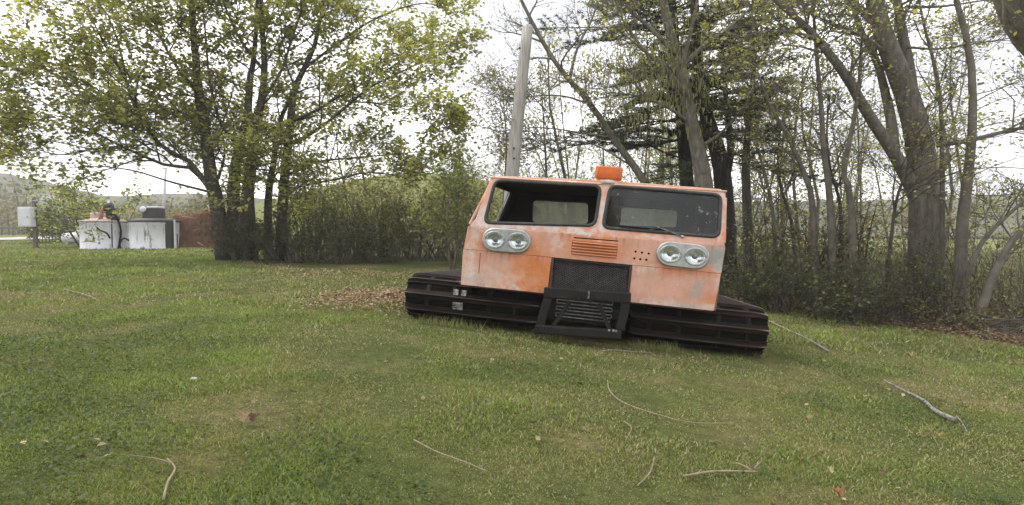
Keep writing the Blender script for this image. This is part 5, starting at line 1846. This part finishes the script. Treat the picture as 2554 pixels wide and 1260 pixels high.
# dead leaf and white scrap on the lawn
def curled_leaf(label, px, py, s, pal, seed, lift=.03):
    rng = np.random.default_rng(seed)
    p = ground_at(px, py)
    pts = [(0, 0), (.3, .1), (.24, .28), (.5, .42), (.26, .55), (.34, .8), (.1, .76), (0, 1.05)]
    ring = pts + [(-x_ * rng.uniform(.85, 1.1), y_) for x_, y_ in pts[::-1][1:-1]]
    V = [(0, .5 * s, .0)] + [(x_ * s, y_ * s, (abs(x_) ** 1.2) * s * 1.1 + rng.normal() * .14 * s + .25 * s * (y_ - .5) ** 2) for x_, y_ in ring]
    k = len(ring)
    Fq = [(0, 1 + i, 1 + (i + 1) % k) for i in range(k)]
    c = np.array([pal] * len(V)) * rng.uniform(.8, 1.2, (len(V), 1))
    o = obj('dead_leaf', np_mesh('dead_leaf', np.array(V), [np.array(Fq)], c), M['dead_leaf'], None, label, 'leaf', 'dead leaves on the lawn')
    o.location = (p.x, p.y, p.z + lift)
    o.rotation_euler = (rng.uniform(.3, .6), rng.uniform(-.25, .25), rng.uniform(-.9, .9))


curled_leaf('curled pale brown dead leaf on the left of the lawn', 610, 1070, .085, (.20, .135, .08), 1)
curled_leaf('dark brown dead leaf lying next to the pale one', 632, 1068, .075, (.10, .045, .03), 2)
curled_leaf('orange brown dead leaf at the bottom edge of the picture', 2100, 1256, .06, (.24, .11, .055), 3)
curled_leaf('small tan dead leaf right of the bent twig', 2075, 1195, .04, (.36, .28, .16), 4)
p = ground_at(483, 955)
bm = bmesh.new()
bmesh.ops.create_icosphere(bm, subdivisions=2, radius=.02)
for vt in bm.verts:
    vt.co = Vector((vt.co.x * 1.3, vt.co.y, vt.co.z * .6)) * random.uniform(.85, 1.15)
me = bpy.data.meshes.new('stone')
bm.to_mesh(me)
bm.free()
o = obj('stone', me, M['pebble'], None, 'small white stone lying on the left of the lawn', 'stone')
o.location = (p.x, p.y, p.z + .022)

# leaf litter (uncountable): beside the left track and along the wood edge
rl_ = np.random.default_rng(81)
cen = []
lp0 = ground_at(960, 745)
for _ in range(4600):
    x_, y_ = lp0.x + rl_.normal() * .55, lp0.y + rl_.normal() * .7
    if not in_vehicle(np.array(x_), np.array(y_), -.02):
        cen.append((x_, y_, tz(x_, y_) + .02 + abs(rl_.normal()) * .03))
for _ in range(15000):
    px = rl_.uniform(1820, 2650)
    x_ = at(px, 700, rl_.uniform(8, 15)).x
    y_ = float(edge_y(x_)) + rl_.normal() * .55 + .5
    cen.append((x_, y_, tz(x_, y_) + .015 + abs(rl_.normal()) * .03))
for _ in range(6000):
    x_ = rl_.uniform(-11, 1.0)
    y_ = float(edge_y(x_)) + rl_.normal() * .7 - .2
    if not in_vehicle(np.array(x_), np.array(y_), .02):
        cen.append((x_, y_, tz(x_, y_) + .015 + abs(rl_.normal()) * .02))
for _ in range(260):
    x_, y_ = rl_.uniform(-5, 6), rl_.uniform(2, 9)
    if not in_vehicle(np.array(x_), np.array(y_), .02):
        cen.append((x_, y_, tz(x_, y_) + .02))
for _ in range(9000):
    px = rl_.uniform(2120, 2650)
    x_ = at(px, 800, 10).x
    y_ = float(edge_y(x_)) + rl_.uniform(-.35, 1.1)
    cen.append((x_, y_, tz(x_, y_) + .03 + abs(rl_.normal()) * .05))
V, Fs, c = leaves_np(cen, .045, [(.36, .27, .18), (.30, .21, .13)] + PAL_BROWN + [(.30, .22, .14), (.20, .16, .09)], rl_, .01, 4, .8)
obj('leaf_litter', np_mesh('leaf_litter', V, Fs, c), M['dead_leaf'], label='brown dead leaf litter along the wood edge', cat='leaf litter', kind='stuff')

# taller tufts left standing against the tracks
tb_n = 5200
ex = rl_.uniform(-2.25, 2.35, tb_n)
ey = np.where(rl_.random(tb_n) < .7, -.03 - np.abs(rl_.normal(size=tb_n)) * .06, rl_.uniform(-.05, 2.6, tb_n))
ex = np.where(ey > -.02, np.where(rl_.random(tb_n) < .5, -2.22, 2.08) + rl_.normal(size=tb_n) * .05, ex)
x = VO.x + e0.x * ex + EY.x * ey
y = VO.y + e0.y * ex + EY.y * ey
k = rl_.random(tb_n) < sstep(.35, .7, vnoise(x, y, .25, 91))
x, y = x[k], y[k]
m_ = len(x)
h = rl_.uniform(.05, .15, m_)
a = rl_.uniform(0, 6.28, m_)
base = np.stack([x, y, terrain(x, y) - .01], -1)
side = np.stack([np.cos(a), np.sin(a), a * 0], -1) * .005
tip = base + np.stack([rl_.normal(size=m_) * .05, rl_.normal(size=m_) * .05, h], -1)
pc_ = np.where((rl_.random(m_) < .45)[:, None], STRAW[rl_.integers(0, 4, m_)] * .8, GREEN[rl_.integers(0, 5, m_)])
i0 = np.arange(m_) * 3
obj('edge_grass', np_mesh('edge_grass', np.stack([base - side, base + side, tip], 1).reshape(-1, 3), [np.stack([i0, i0 + 1, i0 + 2], -1)], np.repeat(pc_, 3, 0)), M['blade'],
    label='taller grass and straw left along the foot of the tracks', cat='grass', kind='stuff')

# brush heap of grey twigs at the right wood edge
tb = Tubes()
for _ in range(620):
    px = rl_.uniform(2080, 2640)
    x_ = at(px, 800, 10.6).x
    y_ = float(edge_y(x_)) + rl_.uniform(.1, 1.5)
    z_ = tz(x_, y_) + rl_.random() ** 2 * .42
    a = rl_.uniform(0, 2 * math.pi)
    L = rl_.uniform(.25, 1.0)
    d = np.array([math.cos(a), math.sin(a) * .5, rl_.normal() * .22])
    p0 = np.array([x_, y_, z_])
    tb.add(smooth_line([p0 - d * L / 2, p0 + rl_.normal(size=3) * .06, p0 + d * L / 2], 5), np.linspace(.009, .004, 5), 4)
obj('brush_heap', tb.mesh('brush_heap', caps=False), M['twig'], None, 'tangled heap of grey dead twigs at the right wood edge', 'brush', kind='stuff')
# fine dead stems and brambles rising from the undergrowth
tb = Tubes()
for _ in range(520):
    px = rl_.uniform(1830, 2640)
    Y = rl_.uniform(10.8, 14.5)
    p = at(px, 700, Y)
    if float(edge_y(p.x)) > Y - .2:
        continue
    z0 = tz(p.x, Y)
    h = rl_.uniform(.5, 2.2)
    ln = rl_.normal(0, .3, 2)
    tb.add(smooth_line([(p.x, Y, z0), (p.x + ln[0] * h * .4, Y + ln[1] * .2, z0 + h * .6), (p.x + ln[0] * h, Y + ln[1] * .5, z0 + h)], 5), np.linspace(.009, .003, 5), 4)
for _ in range(190):
    px = rl_.uniform(700, 1190)
    Y = rl_.uniform(18.6, 23)
    p = at(px, 650, Y)
    z0 = tz(p.x, Y)
    h = rl_.uniform(.6, 2.6)
    ln = rl_.normal(0, .22, 2)
    tb.add(smooth_line([(p.x, Y, z0), (p.x + ln[0] * h * .4, Y, z0 + h * .6), (p.x + ln[0] * h, Y + ln[1] * .5, z0 + h)], 5), np.linspace(.014, .005, 5), 4)
obj('brambles', tb.mesh('brambles', caps=False), M['twig'], None, 'thin upright dead stems and brambles in the undergrowth', 'brambles', kind='stuff')

# ------------------------------------------------------------------ damp air
bm = bmesh.new()
bmesh.ops.create_cube(bm, size=1)
me = bpy.data.meshes.new('haze')
for vt in bm.verts:
    vt.co = Vector((vt.co.x * 900, 205 + vt.co.y * 540, 13.0 + vt.co.z * 32))
bm.to_mesh(me)
bm.free()
hm, n, out = mat('haze')
pv = N(n, 'ShaderNodeVolumePrincipled', Density=.0010, Anisotropy=.2)
pv.inputs['Color'].default_value = (.97, .98, 1, 1)
n.links.new(pv.outputs[0], out.inputs['Volume'])
obj('haze', me, hm, kind='stuff', label='thin pale haze in the air', cat='haze')
